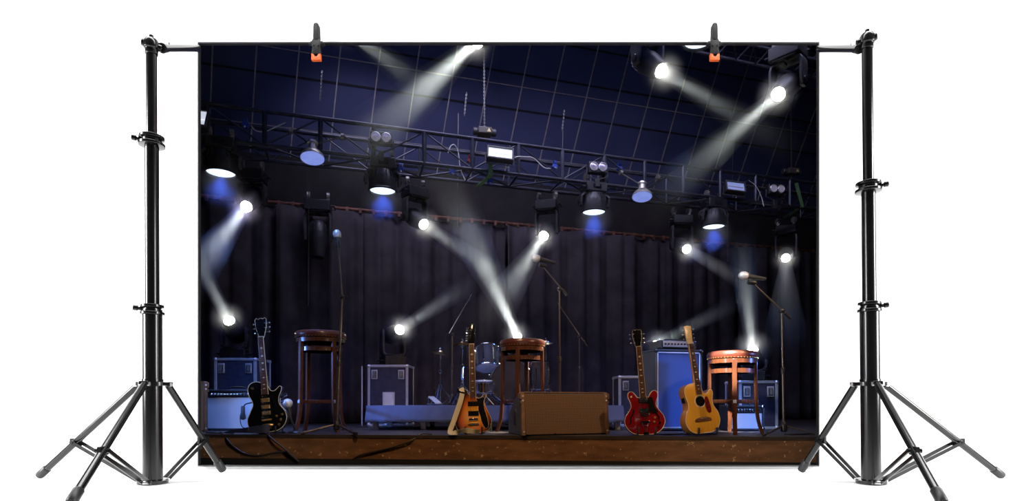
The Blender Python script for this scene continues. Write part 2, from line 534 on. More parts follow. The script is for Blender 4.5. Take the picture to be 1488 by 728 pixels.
# curtain: five pleated panels on a line parallel to the truss
CA = at(286, 0, 7.6); CA.z = 0
CZ1 = EYE + 298.0 / FPX * 7.6
def curt(u, off=0.0): return CA + TD * u + TN * off
edges = [-1.6, 0.95, 2.1, 4.2, 6.3, 8.3, 11.0]
clab = ['plain dark curtain panel at the left end of the stage', 'brownish curtain panel behind the stool at the left',
        'dark curtain panel behind the flight case with the white card', 'dark curtain panel behind the drum kit',
        'dark curtain panel behind the cherry red guitar', 'dark curtain panel at the right end of the stage']
for i in range(6):
    u0, u1 = edges[i], edges[i + 1]
    b = Mb()
    rnd = random.Random(i + 3)
    n = int((u1 - u0) / 0.02)
    ph = [rnd.uniform(0, 6.28) for _ in range(5)]
    rows = 14
    grid = []
    for r in range(rows + 1):
        t = r / rows
        z = FLOOR + 0.012 + (CZ1 - FLOOR - 0.012) * t
        row = []
        for k in range(n + 1):
            u = u0 + (u1 - u0) * k / n
            a = 0.045 * (1.0 - 0.35 * t)
            wv = math.sin(u * 21 + ph[0] + 0.9 * math.sin(u * 3.1 + ph[1])) * a + math.sin(u * 8.3 + ph[2] + t * .5) * 0.035 + math.sin(u * 47 + ph[3]) * .008
            p = curt(u, wv + (0.0 if i % 2 else 0.10))
            row.append(b.bm.verts.new((p.x, p.y, z)))
        grid.append(row)
    for r in range(rows):
        for k in range(n):
            b._f([grid[r][k], grid[r][k + 1], grid[r + 1][k + 1], grid[r + 1][k]], 0)
    o = b.build('curtain', 'curtain', angle=3.0)
    sol = o.modifiers.new('thick', 'SOLIDIFY'); sol.thickness = 0.004
    tag(o, clab[i], 'curtain', 'curtain panels across the back of the stage')
b = Mb()
p0, p1 = curt(-1.6, 0.05), curt(11.0, 0.05); p0.z = p1.z = CZ1 + 0.045
b.cyl(p0, p1, 0.022, seg=10)
r = thing('curtain_rail', 'rusty pipe that carries the dark curtain along the back', 'curtain rail', p0)
o = b.build('pipe', 'rail_rust'); o.parent = r; o.location = -p0
b = Mb()
for k in range(70):
    u = -1.5 + k * 0.178
    p = curt(u, 0.05); p.z = CZ1 + 0.03
    b.box(p, (0.035, 0.06, 0.075), (0, 0, 0.28))
o = b.build('curtain_ties', 'rail_rust'); o['kind'] = 'stuff'; o.parent = r; o.location = -p0

# ------------------------------------------------------------------ studio lights
lamp('AREA', 'studio_softbox_left', (-3.7, 1.35, 1.4), 85, (1, 1, 1), (-2.15, 2.8, 1.0), shape='RECTANGLE', size=0.9, size_y=2.0, spread=1.7)
lamp('AREA', 'studio_softbox_right', (3.7, 1.35, 1.4), 85, (1, 1, 1), (2.15, 2.8, 1.0), shape='RECTANGLE', size=0.9, size_y=2.0, spread=1.7)
lamp('AREA', 'studio_softbox_top', (0, 1.9, 3.4), 85, (1, 1, 1), (0, 2.55, 0), shape='RECTANGLE', size=6.0, size_y=0.5, spread=2.2)
wd = bpy.data.worlds.new('world'); SC.world = wd; wd.use_nodes = True
wd.node_tree.nodes['Background'].inputs[0].default_value = (0.5, 0.55, 0.7, 1)
wd.node_tree.nodes['Background'].inputs[1].default_value = 0.0
# ------------------------------------------------------------------ backdrop stands
def stand(side, label):
    Y = 2.30
    K = FPX / Y
    bx = (222 if side < 0 else 1266); tx = (220 if side < 0 else 1260)
    root = thing('backdrop_stand', label, 'stand', at(bx, 585, Y).xy.to_3d())
    base = root.location.copy()
    def L(p): return Vector(p) - base
    def pol(py): 
        t = (py - 60) / 645.0
        return L(at(tx + (bx - tx) * t, py, Y))
    ys = (68, 205, 450, 700) if side < 0 else (60, 272, 446, 700)
    Mb().cyl(pol(ys[3]) + Vector((0, 0, 0.01)), pol(ys[2]), 13 / K, seg=24).build('lower_pole', 'stand_black', root)
    Mb().cyl(pol(ys[2] + 6), pol(ys[1]), 9.4 / K, seg=24).build('middle_pole', 'stand_black', root)
    Mb().cyl(pol(ys[1] + 6), pol(ys[0]), 7.2 / K, seg=24).build('upper_pole', 'stand_black', root)
    for j in (1, 2):
        rr = (16, 17.5)[3 - j - 1] / K
        c = pol(ys[j])
        o = Mb().lathe([(rr * .8, -.022), (rr, -.02), (rr, -.010), (rr * .72, -.006), (rr * .72, .004), (rr * .95, .008), (rr * .95, .018), (rr * .7, .021)], c).build('collar', 'stand_black', root, bev=.001)
        kx = c + Vector((side * -1 * -0.0, 0, 0))
        s = -1 if side < 0 else 1
        k = Mb().cyl(c + Vector((s * rr * .7, -.01, .0)), c + Vector((s * (rr + .006), -.02, .004)), .007, seg=10)
        k.lathe([(.006, -.006), (.011, -.004), (.011, .010), (.006, .012)], c + Vector((s * (rr + .006), -.02, .004)), (s, -.3, .1), seg=12)
        k.build('clamp_knob', 'stand_black', root).parent = root
    # head
    h = pol(ys[0])
    b = Mb().lathe([(.012, -.035), (.023, -.03), (.023, -.012), (.028, -.008), (.030, .012), (.022, .028), (.009, .032), (.008, .045), (0, .047)], h, seg=20)
    b.cyl(h + Vector((side * .03, -.012, .012)), h + Vector((side * -.035, .012, -.002)), .014, seg=12)
    b.build('head', 'stand_black', root, bev=.001)
    # hub and tripod
    hub = pol(557); low = pol(699)
    b = Mb().lathe([(13.2 / K, -.012), (22 / K, -.010), (22 / K, .004), (14 / K, .008), (14 / K, .016), (13.2 / K, .017)], hub, seg=24)
    b.build('hub', 'stand_black', root)
    b = Mb().lathe([(13.2 / K, -.012), (20 / K, -.008), (20 / K, .004), (13.2 / K, .008)], low, seg=24)
    b.build('lower_hub', 'stand_black', root)
    if side < 0: feet = [at(57, 697, EYE * FPX / 112.), at(103, 738, EYE * FPX / 153.), at(324, 689, EYE * FPX / 104.)]
    else: feet = [at(1456, 697, EYE * FPX / 112.), at(1370, 738, EYE * FPX / 153.), at(1164, 689, EYE * FPX / 104.)]
    for f in feet:
        f = L(f); f.z = 0.016
        out = (f - hub); out.z = 0; out.normalize()
        top = hub + out * (24 / K) + Vector((0, 0, -.004))
        d = (f - top).normalized()
        side_v = out.cross(Vector((0, 0, 1))).normalized()
        leg = Mb().tube([top, f], .0135, seg=14).build('leg', 'stand_black', root)
        Mb().lathe([(.0145, -.0), (.017, .006), (.017, .05), (.0145, .054)], f - d * .0 , -d, seg=14).build('foot_cap', 'black_plastic', leg)
        mid = top.lerp(f, 0.62)
        bk = Mb().box(mid, (.05, .012, .03), Matrix((out, side_v, Vector((0, 0, 1)))).transposed().to_4x4())
        bk.cyl(mid + side_v * -.022, mid + side_v * .022, .008, seg=10)
        bk.build('leg_bracket', 'stand_black', leg)
        lo = low + out * (20 / K)
        br = Mb()
        for s in (-1, 1):
            br.bar(lo + side_v * s * .014, mid + side_v * s * .018, .005, .014)
        br.build('brace', 'stand_black', root)
        Mb().cyl(top + side_v * -.018, top + side_v * .018, .008, seg=10, mi=0).build('rivet', 'rivet', root)
        Mb().cyl(lo + side_v * -.018, lo + side_v * .018, .007, seg=10, mi=0).build('rivet', 'rivet', root)
        Mb().box(hub + out * (22 / K), (.035, .034, .014), Matrix((out, side_v, Vector((0, 0, 1)))).transposed().to_4x4()).build('leg_lug', 'stand_black', root, bev=.002)
    return root
stand(-1, 'black tripod backdrop stand with its pole on the left of the stage picture')
stand(1, 'black tripod backdrop stand with its pole on the right of the stage picture')

# bars from the stand heads to the border of the picture
def stub(pa, pb, label):
    r = thing('crossbar', label, 'crossbar', pa)
    Mb().tube([Vector((0, 0, 0)), (pb - pa)], .0155, seg=16).build('tube', 'stand_black', r)
    d = (pb - pa).normalized()
    Mb().lathe([(.012, 0), (.019, .002), (.019, .03), (.0155, .034)], Vector((0, 0, 0)), d, seg=16).build('end_sleeve', 'stand_black', r)
    Mb().cyl(d * .10 + Vector((0, -.005, .015)), d * .10 + Vector((0, -.008, .020)), .005, seg=8).build('lock_button', 'rivet', r)
stub(at(235, 70, 2.31), at(287.5, 70, WY - .05), 'short black crossbar end between left stand head and the stage picture')
stub(at(1249, 71, 2.31), at(1190.5, 71, WY - .05), 'short black crossbar end between right stand head and the stage picture')

# thin border all round the picture
r = thing('backdrop_border', 'thin black border edging the big concert stage picture', 'backdrop border', ((X0 + X1) / 2, WY - .012, Z0))
r['kind'] = 'thing'
cx = (X0 + X1) / 2
BY = WY - .014
bx0, bx1, bz0, bz1 = at(290, 0, BY).x, at(1188, 0, BY).x, at(0, 676, BY).z, at(0, 64, BY).z
e = .0055
for nm, mt, c, s in (('top_edge', 'black_plastic', ((bx0 + bx1) / 2 - cx, 0, bz1 + e / 2 - Z0), (bx1 - bx0 + 2 * e, .02, e)), ('bottom_edge', 'black_plastic', ((bx0 + bx1) / 2 - cx, 0, bz0 - e / 2 - Z0), (bx1 - bx0 + 2 * e, .02, e)),
              ('side_edge', 'clamp_grey', (bx0 - e / 2 - cx, 0, (bz0 + bz1) / 2 - Z0), (e, .02, bz1 - bz0)), ('side_edge', 'clamp_grey', (bx1 + e / 2 - cx, 0, (bz0 + bz1) / 2 - Z0), (e, .02, bz1 - bz0))):
    Mb().box(c, s).build(nm, mt, r, bev=.0008)

# spring clamps on its upper edge
def clamp(px, label):
    Y = WY - .020
    K = FPX / Y
    c = at(px, 64, Y)
    r = thing('spring_clamp', label, 'clamp', c, group='spring clamps on top of the stage picture')
    def z(py): return (64 - py) / K
    b = Mb()
    out = crom([(-4.6 / K, 0, z(62)), (-5.2 / K, 0, z(52)), (-4.8 / K, 0, z(42)), (-2.5 / K, 0, z(39)), (2.5 / K, 0, z(39)), (4.8 / K, 0, z(42)), (5.2 / K, 0, z(52)), (4.6 / K, 0, z(62))], 5, True)
    b.prism([(p.x * .78, 0, p.z) for p in out], -.030, -.018, edge=.003)
    b.build('front_handle', 'clamp_grey', r)
    b = Mb().prism([(p.x * .78, 0, p.z) for p in out], -.014, -.002, edge=.003)
    b.build('rear_handle', 'clamp_grey', r)
    Mb().lathe([(.002, 0), (.009, .003), (.009, .012), (.004, .016)], (0, -.02, z(41)), (0, 0, 1), seg=10).build('handle_tip', 'alu', r)
    out = [(-4.5 / K, 0, z(61)), (-7 / K, 0, z(66)), (-5.5 / K, 0, z(74)), (-6.5 / K, 0, z(80)), (-6 / K, 0, z(86)), (-2.2 / K, 0, z(83)), (2.2 / K, 0, z(83)), (6 / K, 0, z(86)), (6.5 / K, 0, z(80)), (5.5 / K, 0, z(74)), (7 / K, 0, z(66)), (4.5 / K, 0, z(61))]
    Mb().prism(out, -.028, -.012, edge=.002).build('jaw', 'clamp_grey', r)
    b = Mb().cyl((-11 / K, -.014, z(67)), (11 / K, -.014, z(67)), .0085, seg=14)
    b.cyl((-8.5 / K, -.014, z(67)), (8.5 / K, -.014, z(67)), .013, seg=14)
    b.build('spring_pin', 'clamp_grey', r)
    for s in (-1, 1):
        for zz in (70, 77):
            pass
        Mb().cyl((s * 3.6 / K, -.034, z(71)), (s * 3.6 / K, -.028, z(71)), .004, seg=8).build('rivet', 'black_plastic', r)
    out = [(-6.6 / K, 0, z(83)), (-6.6 / K, 0, z(92)), (6.6 / K, 0, z(92)), (6.6 / K, 0, z(83)), (3.2 / K, 0, z(84)), (1.6 / K, 0, z(87)), (-1.6 / K, 0, z(87)), (-3.2 / K, 0, z(84))]
    Mb().prism(out, -.030, -.011, edge=.0015).build('rubber_jaw_tip', 'orange', r)
clamp(462, 'black spring clamp with orange jaw on the top edge, nearer the left stand')
clamp(1036, 'black spring clamp with orange jaw on the top edge, nearer the right stand')
# ------------------------------------------------------------------ truss
TH, TW = 0.372, 0.42
def tp(s, off, h): 
    p = TA + TD * s + TN * off
    return Vector((p.x, p.y, TZ + h))
TL0, TL1 = -1.1, 8.75
troot = thing('lighting_truss', 'long dark steel box truss hanging across the whole stage', 'truss', tp(TL0, 0, 0))
tb = troot.location.copy()
def tq(s, off, h): return tp(s, off, h) - tb
for off, h in ((0, 0), (TW, 0), (0, TH), (TW, TH)):
    Mb().cyl(tq(TL0, off, h), tq(TL1, off, h), 0.023, seg=12).build('chord', 'truss', troot)
nb = 17
st = (TL1 - TL0) / nb
for i in range(nb + 1):
    s = TL0 + i * st
    Mb().cyl(tq(s, 0, 0), tq(s, 0, TH), .026, seg=8).build('upright', 'truss', troot)
    if i % 2 == 0: Mb().cyl(tq(s, TW, 0), tq(s, TW, TH), .014, seg=8).build('upright', 'truss', troot)
    Mb().cyl(tq(s, 0, 0), tq(s, TW, 0), .013, seg=8).build('cross_tube', 'truss', troot)
    if i < nb:
        a, c = (0, TH) if i % 2 else (TH, 0)
        Mb().cyl(tq(s, 0, a), tq(s + st, 0, c), .010, seg=8).build('brace', 'truss', troot)
        Mb().cyl(tq(s, 0 if i % 2 else TW, 0), tq(s + st, TW if i % 2 else 0, 0), .012, seg=8).build('brace', 'truss', troot)
        Mb().cyl(tq(s, TW, a), tq(s + st, TW, c), .009, seg=8).build('brace', 'truss', troot)

def tray(px, py, off=0.0):
    """point on the ray of a pixel at the distance of the truss line moved back by off"""
    return at(px, py, truss_y(px, off))

# ------------------------------------------------------------------ moving heads
def head(name, label, lens, aim, hang=True, size=1.0, kind='beam', lensmat='lens_white', lit=True, base_shift=None, group=None, cat='stage light', clamp_to=None, drop=0.34):
    """lens: centre of the front glass; aim: direction of the light. Base above (hang) or below."""
    lens = Vector(lens); d = Vector(aim).normalized()
    S = size
    if kind == 'beam': fl, bl, rr, lr = .25 * S, .19 * S, .105 * S, .060 * S
    else: fl, bl, rr, lr = .115 * S, .125 * S, .155 * S, .142 * S
    piv = lens - d * fl
    sg = 1 if hang else -1
    root = thing(name, label, cat, piv + Vector((0, 0, sg * drop * S)), group=group)
    o0 = root.location.copy()
    P = piv - o0
    # yoke axis: horizontal, square to the aim
    ax = d.cross(Vector((0, 0, 1)))
    if ax.length < 0.05: ax = TD.copy()
    ax.normalize()
    fw = Vector((0, 0, 1)).cross(ax).normalized()
    R = Matrix((ax, fw, Vector((0, 0, 1)))).transposed()
    bh = .12 * S
    # base box, below the mounting point
    b = Mb()
    b.box((0, 0, -sg * bh * .5), (.28 * S, .22 * S, bh), R.to_4x4())
    b.box((0, 0, -sg * bh * 1.06), (.22 * S, .2 * S, bh * .16), R.to_4x4())
    base = b.build('base', 'housing', root, bev=.008)
    for s in (-1, 1):
        bb = Mb()
        bb.tube([ax * s * .145 * S + fw * -.07 * S + Vector((0, 0, -sg * bh * .5)), ax * s * .18 * S + fw * -.07 * S + Vector((0, 0, -sg * bh * .5)), ax * s * .18 * S + fw * .07 * S + Vector((0, 0, -sg * bh * .5)), ax * s * .145 * S + fw * .07 * S + Vector((0, 0, -sg * bh * .5))], .009 * S, seg=8)
        bb.build('handle', 'black_plastic', base)
    Mb().box(fw * -.112 * S + Vector((0, 0, -sg * bh * .5)), (.11 * S, .006, .05 * S), R.to_4x4()).build('display', 'lens_dark', base)
    if hang:
        for s in (-1, 1):
            k = Mb()
            kp = ax * s * .11 * S
            k.box(kp + Vector((0, 0, .03)), (.035, .05, .06), R.to_4x4())
            k.lathe([(.036, -.02), (.044, -.02), (.044, .02), (.036, .02)], kp + Vector((0, 0, .085)), TD, seg=16)
            k.cyl(kp + Vector((0, 0, .05)) + fw * -.06, kp + Vector((0, 0, .05)) + fw * .06, .007, seg=8)
            k.build('truss_hook', 'hook', root)
    else:
        k = Mb()
        for sx in (-1, 1):
            for sy in (-1, 1):
                k.cyl(ax * sx * .14 * S + fw * sy * .09 * S + Vector((0, 0, -.012)), ax * sx * .14 * S + fw * sy * .09 * S, .018, seg=10)
        k.build('rubber_feet', 'black_plastic', root)
        root.location.z += 0.0
    # yoke: a U of two arms
    w = (rr + .035 * S)
    ystart = Vector((0, 0, -sg * bh * 1.12))
    y = Mb()
    for s in (-1, 1):
        pts = [ystart + ax * s * .02 * S, ystart + ax * s * w * .75 + Vector((0, 0, -sg * .005 * S)), ystart + ax * s * w + Vector((0, 0, -sg * .045 * S)), P + ax * s * w + Vector((0, 0, sg * .05 * S)), P + ax * s * w, P + ax * s * w * .98 + Vector((0, 0, -sg * .05 * S))]
        C = crom(pts, 5)
        prev = None
        n = len(C)
        for i, p in enumerate(C):
            wd_ = (.075 + .05 * math.sin(PI * min(1, i / (n - 1) * 1.0))) * S
            t = (C[min(i + 1, n - 1)] - C[max(i - 1, 0)]).normalized()
            nn = t.cross(fw).normalized()
            th = .017 * S
            ring = [y.bm.verts.new(p + fw * a * wd_ * .5 + nn * c * th) for a, c in ((-1, -.6), (-.8, -1), (.8, -1), (1, -.6), (1, .6), (.8, 1), (-.8, 1), (-1, .6))]
            if prev:
                for q in range(8): y._f([prev[q], prev[(q + 1) % 8], ring[(q + 1) % 8], ring[q]], 0)
            else: y._f(ring[::-1], 0)
            prev = ring
        y._f(prev, 0)
    yoke = y.build('yoke', 'housing_grey', root)
    for s in (-1, 1):
        Mb().lathe([(.034 * S, 0), (.034 * S, .008 * S), (.026 * S, .014 * S), (0, .015 * S)], P + ax * s * (w + .015 * S), ax * s, seg=16).build('pivot_cap', 'black_plastic', yoke)
    # head body
    if kind == 'beam':
        prof = [(.0, -bl), (rr * .55, -bl), (rr * .82, -bl * .86), (rr, -bl * .5), (rr * 1.02, 0), (rr * .98, fl * .3), (rr * .8, fl * .72), (lr * 1.32, fl * .9), (lr * 1.25, fl * .99), (lr * 1.02, fl * 1.0), (lr * 1.0, fl * .95), (0, fl * .95)]
    else:
        prof = [(.0, -bl), (rr * .45, -bl), (rr * .75, -bl * .85), (rr * .93, -bl * .4), (rr, 0), (rr * 1.02, fl * .55), (rr * 1.03, fl * 1.05), (lr * 1.01, fl * 1.05), (lr, fl * .9), (0, fl * .9)]
    hd = Mb().lathe(prof, P, d, seg=32).build('head', 'housing', root)
    fin = Mb()
    x, yy, _ = frame_of(d)
    for k in range(18):
        a = 2 * PI * k / 18
        o = x * math.cos(a) + yy * math.sin(a)
        fin.bar(P - d * bl * .75 + o * rr * .88, P - d * bl * .12 + o * rr * 1.03, .006 * S, .012 * S, up=o)
    fin.build('cooling_fins', 'housing', hd)
    ring = Mb().tube([P + d * (fl * (1.0 if kind == 'beam' else 1.06)) + (x * math.cos(2 * PI * k / 28) + yy * math.sin(2 * PI * k / 28)) * (lr * 1.12) for k in range(28)], lr * .09, seg=6, closed=True)
    ring.build('bezel', 'black_plastic', hd)
    hh = fl * .97
    ln = Mb().lathe([(lr * .995, hh), (lr * .8, hh + .008 * S), (lr * .45, hh + .014 * S), (0, hh + .017 * S)], P, d, seg=28)
    ln.build('lens', lensmat if lit else 'lens_dark', hd)
    return root

BEAMS = []
# hanging beam heads: (lens column,row, beam end column,row,distance, end half width px, strength, lens material, label)
HB = [
 (358, 300, 262, 425, 5.0, 30, 1.0, 'lens_violet', 'hanging moving head with a violet-white lens, throwing its beam off the left edge'),
 (616, 326, 770, 430, 5.6, 17, .55, 'lens_white', 'hanging moving head left of the middle, beaming down to the right over the drums'),
 (790, 343, 692, 492, 5.0, 33, 1.3, 'lens_white', 'hanging moving head over the middle mic stand, beaming down to the left'),
 (998, 362, 1120, 432, 5.8, 13, .42, 'lens_white', 'hanging moving head above the brown acoustic guitar, beaming down to the right'),
 (1142, 375, 1140, 500, 5.2, 26, .42, 'lens_white', 'hanging moving head at the right end above the right mic stand, beaming straight down'),
]
for i, (px, py, ex, ey, eY, hw, stg, lm, lab) in enumerate(HB):
    Y = truss_y(px, .27)
    lens = at(px, py, Y)
    end = at(ex, ey, eY)
    d = (end - lens).normalized()
    # base hangs right under the lower chords
    fl = .25
    piv = lens - d * fl
    drop = (TZ - .135) - piv.z
    head('hanging_moving_head', lab, lens, d, True, 1.0, 'beam', lm, group='beam moving heads hung from the truss', drop=max(.25, drop))
    BEAMS.append((lens, end, hw, eY, stg, lm))
# two heads high in front, hung from the pipe above
for px, py, Y, ex, ey, eY, hw, stg, lab in (
    (961, 103, 6.0, 1170, 228, 4.6, 24, .5, 'high moving head hanging sideways near the right clamp, beaming down to the right'),
    (1131, 137, 6.0, 925, 318, 4.4, 34, 1.3, 'high moving head near the upper right corner, beaming down to the left')):
    lens = at(px, py, Y); end = at(ex, ey, eY); d = (end - lens).normalized()
    head('hanging_moving_head', lab, lens, d, True, 1.12, 'beam', 'lens_white', group='high moving heads in front of the truss', drop=.36)
    BEAMS.append((lens, end, hw, eY, stg, 'lens_white'))
# one whose lens shows as a glare at the top edge
lens = at(693, 60, 5.9); end = at(475, 262, 4.3); d = (end - lens).normalized()
head('hanging_moving_head', 'moving head at the top edge of the stage picture whose broad beam slants down left', lens, d, True, 1.1, 'beam', 'lens_white', group='high moving heads in front of the truss', drop=.36)
BEAMS.append((lens, end, 50, 4.3, 1.5, 'lens_white'))
BEAMS.append((at(500, 42, 6.0), at(650, 152, 5.0), 24, 5.0, .35, 'lens_white'))
# short truss corner at the upper right
ra = at(1035, 52, 6.4); rb = at(1235, 98, 7.0)
r = thing('lighting_truss', 'dark truss end in the upper right corner above the high moving head', 'truss', ra)
dd = (rb - ra); dv = dd.normalized(); up_ = Vector((0, 0, 1)); sd = dv.cross(up_).normalized() * -.3
cs = [Vector((0, 0, 0)), Vector((0, 0, .3)), sd, sd + Vector((0, 0, .3))]
for c_ in cs: Mb().cyl(c_, c_ + dd, .017, seg=10).build('chord', 'truss', r)
for k in range(7):
    f0, f1 = dd * (k / 7), dd * ((k + 1) / 7)
    Mb().cyl(cs[0] + f0, cs[1] + f1, .009, seg=8).build('brace', 'truss', r)
    Mb().cyl(cs[0] + f0, cs[2] + f1, .009, seg=8).build('brace', 'truss', r)
    Mb().cyl(cs[2] + f0, cs[3] + f1, .009, seg=8).build('brace', 'truss', r)
# pipe that carries the high heads
r = thing('lighting_pipe', 'dark pipe above the top edge that carries the high moving heads', 'pipe', at(640, 18, 6.05))
q = at(1330, 18, 6.05) - r.location
Mb().cyl((-.6, 0, 0.04), q + Vector((0, 0, .04)), .024, seg=12).build('tube', 'truss', r)

WASHES = []
# LED wash heads, lenses straight down
for px, py, lab in ((321, 251, 'blue LED wash light under the truss, leftmost of the four'),
                    (556, 277, 'blue LED wash light under the truss, above and left of the sunburst guitar'),
                    (863, 308, 'blue LED wash light under the truss, above the right end of the floor monitor'),
                    (1037, 329, 'blue LED wash light under the truss, above the stool at the right')):
    Y = truss_y(px, .05)
    lens = at(px, py, Y)
    d = Vector((0, 0, -1))
    piv = lens - d * .115
    drop = (TZ - .125) - piv.z
    head('wash_light', lab, lens, d, True, 1.0, 'wash', 'lens_blue', group='blue LED wash lights under the truss', drop=max(.24, drop))
    WASHES.append((lens, d))
    lamp('SPOT', 'wash_lamp', lens + d * .03, 45, (0.05, 0.14, 1.0), lens + d, spot_size=1.9, spot_blend=0.6, shadow_soft_size=.12)
lens = at(1015, 59, 5.9); d = Vector((0, 0, -1))
head('wash_light', 'blue LED wash light peeping under the top edge beside the right clamp', lens, d, True, 1.0, 'wash', 'lens_blue', group='blue LED wash lights under the truss', drop=.30)

# unlit head hanging in front of the curtain
Y = 7.75
lens = at(462, 374, Y)
head('hanging_moving_head', 'unlit black moving head hanging against the curtain above the left stool', lens, (0.02, -.12, -1), True, 1.15, 'beam', lit=False, group='unlit moving heads', drop=.40)

# bell lights with a pale disc, on a V of two arms
for px, py, lab in ((454, 230, 'silver bell light with a pale blue disc on the left half of the truss'), (933, 286, 'silver bell light with a pale blue disc on the right half of the truss')):
    Y = truss_y(px, -.16)
    c = at(px, py, Y)
    r = thing('bell_light', lab, 'stage light', c, group='bell lights with pale blue discs')
    d = (Vector((-c.x, -c.y, 0)).normalized() * .25 + Vector((0, 0, -1))).normalized()
    Mb().lathe([(0, 0.0), (.122, 0.0), (.122, -.004), (0, -.004)], (0, 0, 0), d, seg=32).build('disc', 'disc_blue', r)
    Mb().lathe([(.119, -.012), (.125, .004), (.128, .0), (.122, -.03), (.085, -.075), (.048, -.10), (.044, -.17), (.056, -.175), (.056, -.20), (.04, -.21), (0, -.21)], (0, 0, 0), d, seg=32).build('bell', 'silver', r)
    top = -d * .19
    for s in (-1, 1):
        e = TD * s * .27 + Vector((0, .15, .335))
        Mb().bar(top + TD * s * .05, e, .009, .016).build('arm', 'housing_grey', r)
        Mb().lathe([(.028, -.018), (.036, -.018), (.036, .018), (.028, .018)], e, TD, seg=14).build('truss_hook', 'hook', r)

# twin blinders
for px, py, lab in ((553.5, 199, 'twin round blinder lamps on the truss, nearest the left'), (870, 242, 'twin round blinder lamps on the truss, right of the middle'), (1130, 274, 'twin round blinder lamps at the right end of the truss')):
    Y = truss_y(px, -.12)
    c = at(px, py, Y)
    r = thing('blinder_light', lab, 'stage light', c, (0, 0, math.atan2(TD.y, TD.x) * .6), group='twin blinder lamps on the truss')
    Mb().box((0, .055, 0), (.245, .09, .145)).build('case', 'housing', r, bev=.01)
    for s in (-1, 1):
        cc = Vector((s * .0575, 0, 0))
        rim = Mb().lathe([(.056, .012), (.056, -.004), (.048, -.008), (.046, .004)], cc, (0, 1, 0), seg=24).build('lamp_rim', 'alu', r)
        Mb().lathe([(.047, .004), (.035, -.002), (.018, -.004), (.014, -.010), (0, -.012)], cc, (0, 1, 0), seg=24).build('lamp_glass', 'blinder_glass', rim)
    Mb().tube([(-.135, .06, 0), (-.14, .06, -.10), (0, .06, -.145), (.14, .06, -.10), (.135, .06, 0)], .009, seg=8).build('bracket', 'housing_grey', r)
    k = Mb().box((0, .07, -.19), (.06, .06, .10))
    k.build('mount_block', 'housing', r, bev=.006)

# rectangular floods
for px, py, w, h, mt, lab in ((727, 222.5, .285, .135, 'flood_lit', 'rectangular flood light glowing white on the truss beside the chain hoist'),
                              (1069, 271, .25, .125, 'flood_dim', 'rectangular flood light with a bluish glass near the right end of the truss'),
                              (288, 171, .15, .17, 'flood_lit', 'flood light cut by the left edge of the stage picture, at the truss end')):
    Y = truss_y(px, -.14)
    c = at(px, py, Y)
    r = thing('flood_light', lab, 'flood light', c, (math.radians(-16), math.radians(4), math.radians(8)), group='rectangular flood lights on the truss')
    b = Mb()
    for s in (-1, 1):
        b.box((s * (w / 2 + .009), 0, 0), (.018, .03, h + .036)); b.box((0, 0, s * (h / 2 + .009)), (w, .03, .018))
    b.build('frame', 'housing_grey', r, bev=.003)
    b = Mb().prism([(-w / 2 - .015, 0, -h / 2 - .015), (w / 2 + .015, 0, -h / 2 - .015), (w / 2 + .015, 0, h / 2 + .015), (-w / 2 - .015, 0, h / 2 + .015)], .016, .09, edge=.02)
    b.build('case', 'housing', r)
    Mb().box((0, .004, 0), (w, .004, h)).build('glass', mt, r)
    Mb().cyl((-w * .42, -.004, -.01), (w * .42, -.004, -.01), .006, seg=8).build('tube_lamp', 'flood_lit' if mt == 'flood_lit' else 'blinder_glass', r)
    b = Mb().tube([(-w / 2 - .03, .04, .0), (-w / 2 - .03, .05, -h * .9), (w / 2 + .03, .05, -h * .9), (w / 2 + .03, .04, .0)], .008, seg=6)
    b.build('bracket', 'housing_grey', r)

# green brackets under the truss
for pts, lab in (([(712, 234), (713, 254), (695, 271)], 'green angled bracket on the truss under the glowing flood light'),
                 ([(1157, 266), (1166, 300), (1139, 317)], 'green angled bracket at the right end of the truss')):
    offs = (-.04, -.04, TW + .0)
    P = [tray(x, y, o) for (x, y), o in zip(pts, offs)]
    r = thing('truss_bracket', lab, 'bracket', P[1], group='green brackets on the truss')
    Mb().bar(P[0] - P[1], Vector((0, 0, 0)), .055, .012, up=TN).build('upright_bar', 'green_tape', r, bev=.002)
    Mb().bar(P[2] - P[1], Vector((0, 0, -.006)), .055, .012, up=(0, 0, 1)).build('lower_bar', 'green_tape', r, bev=.002)

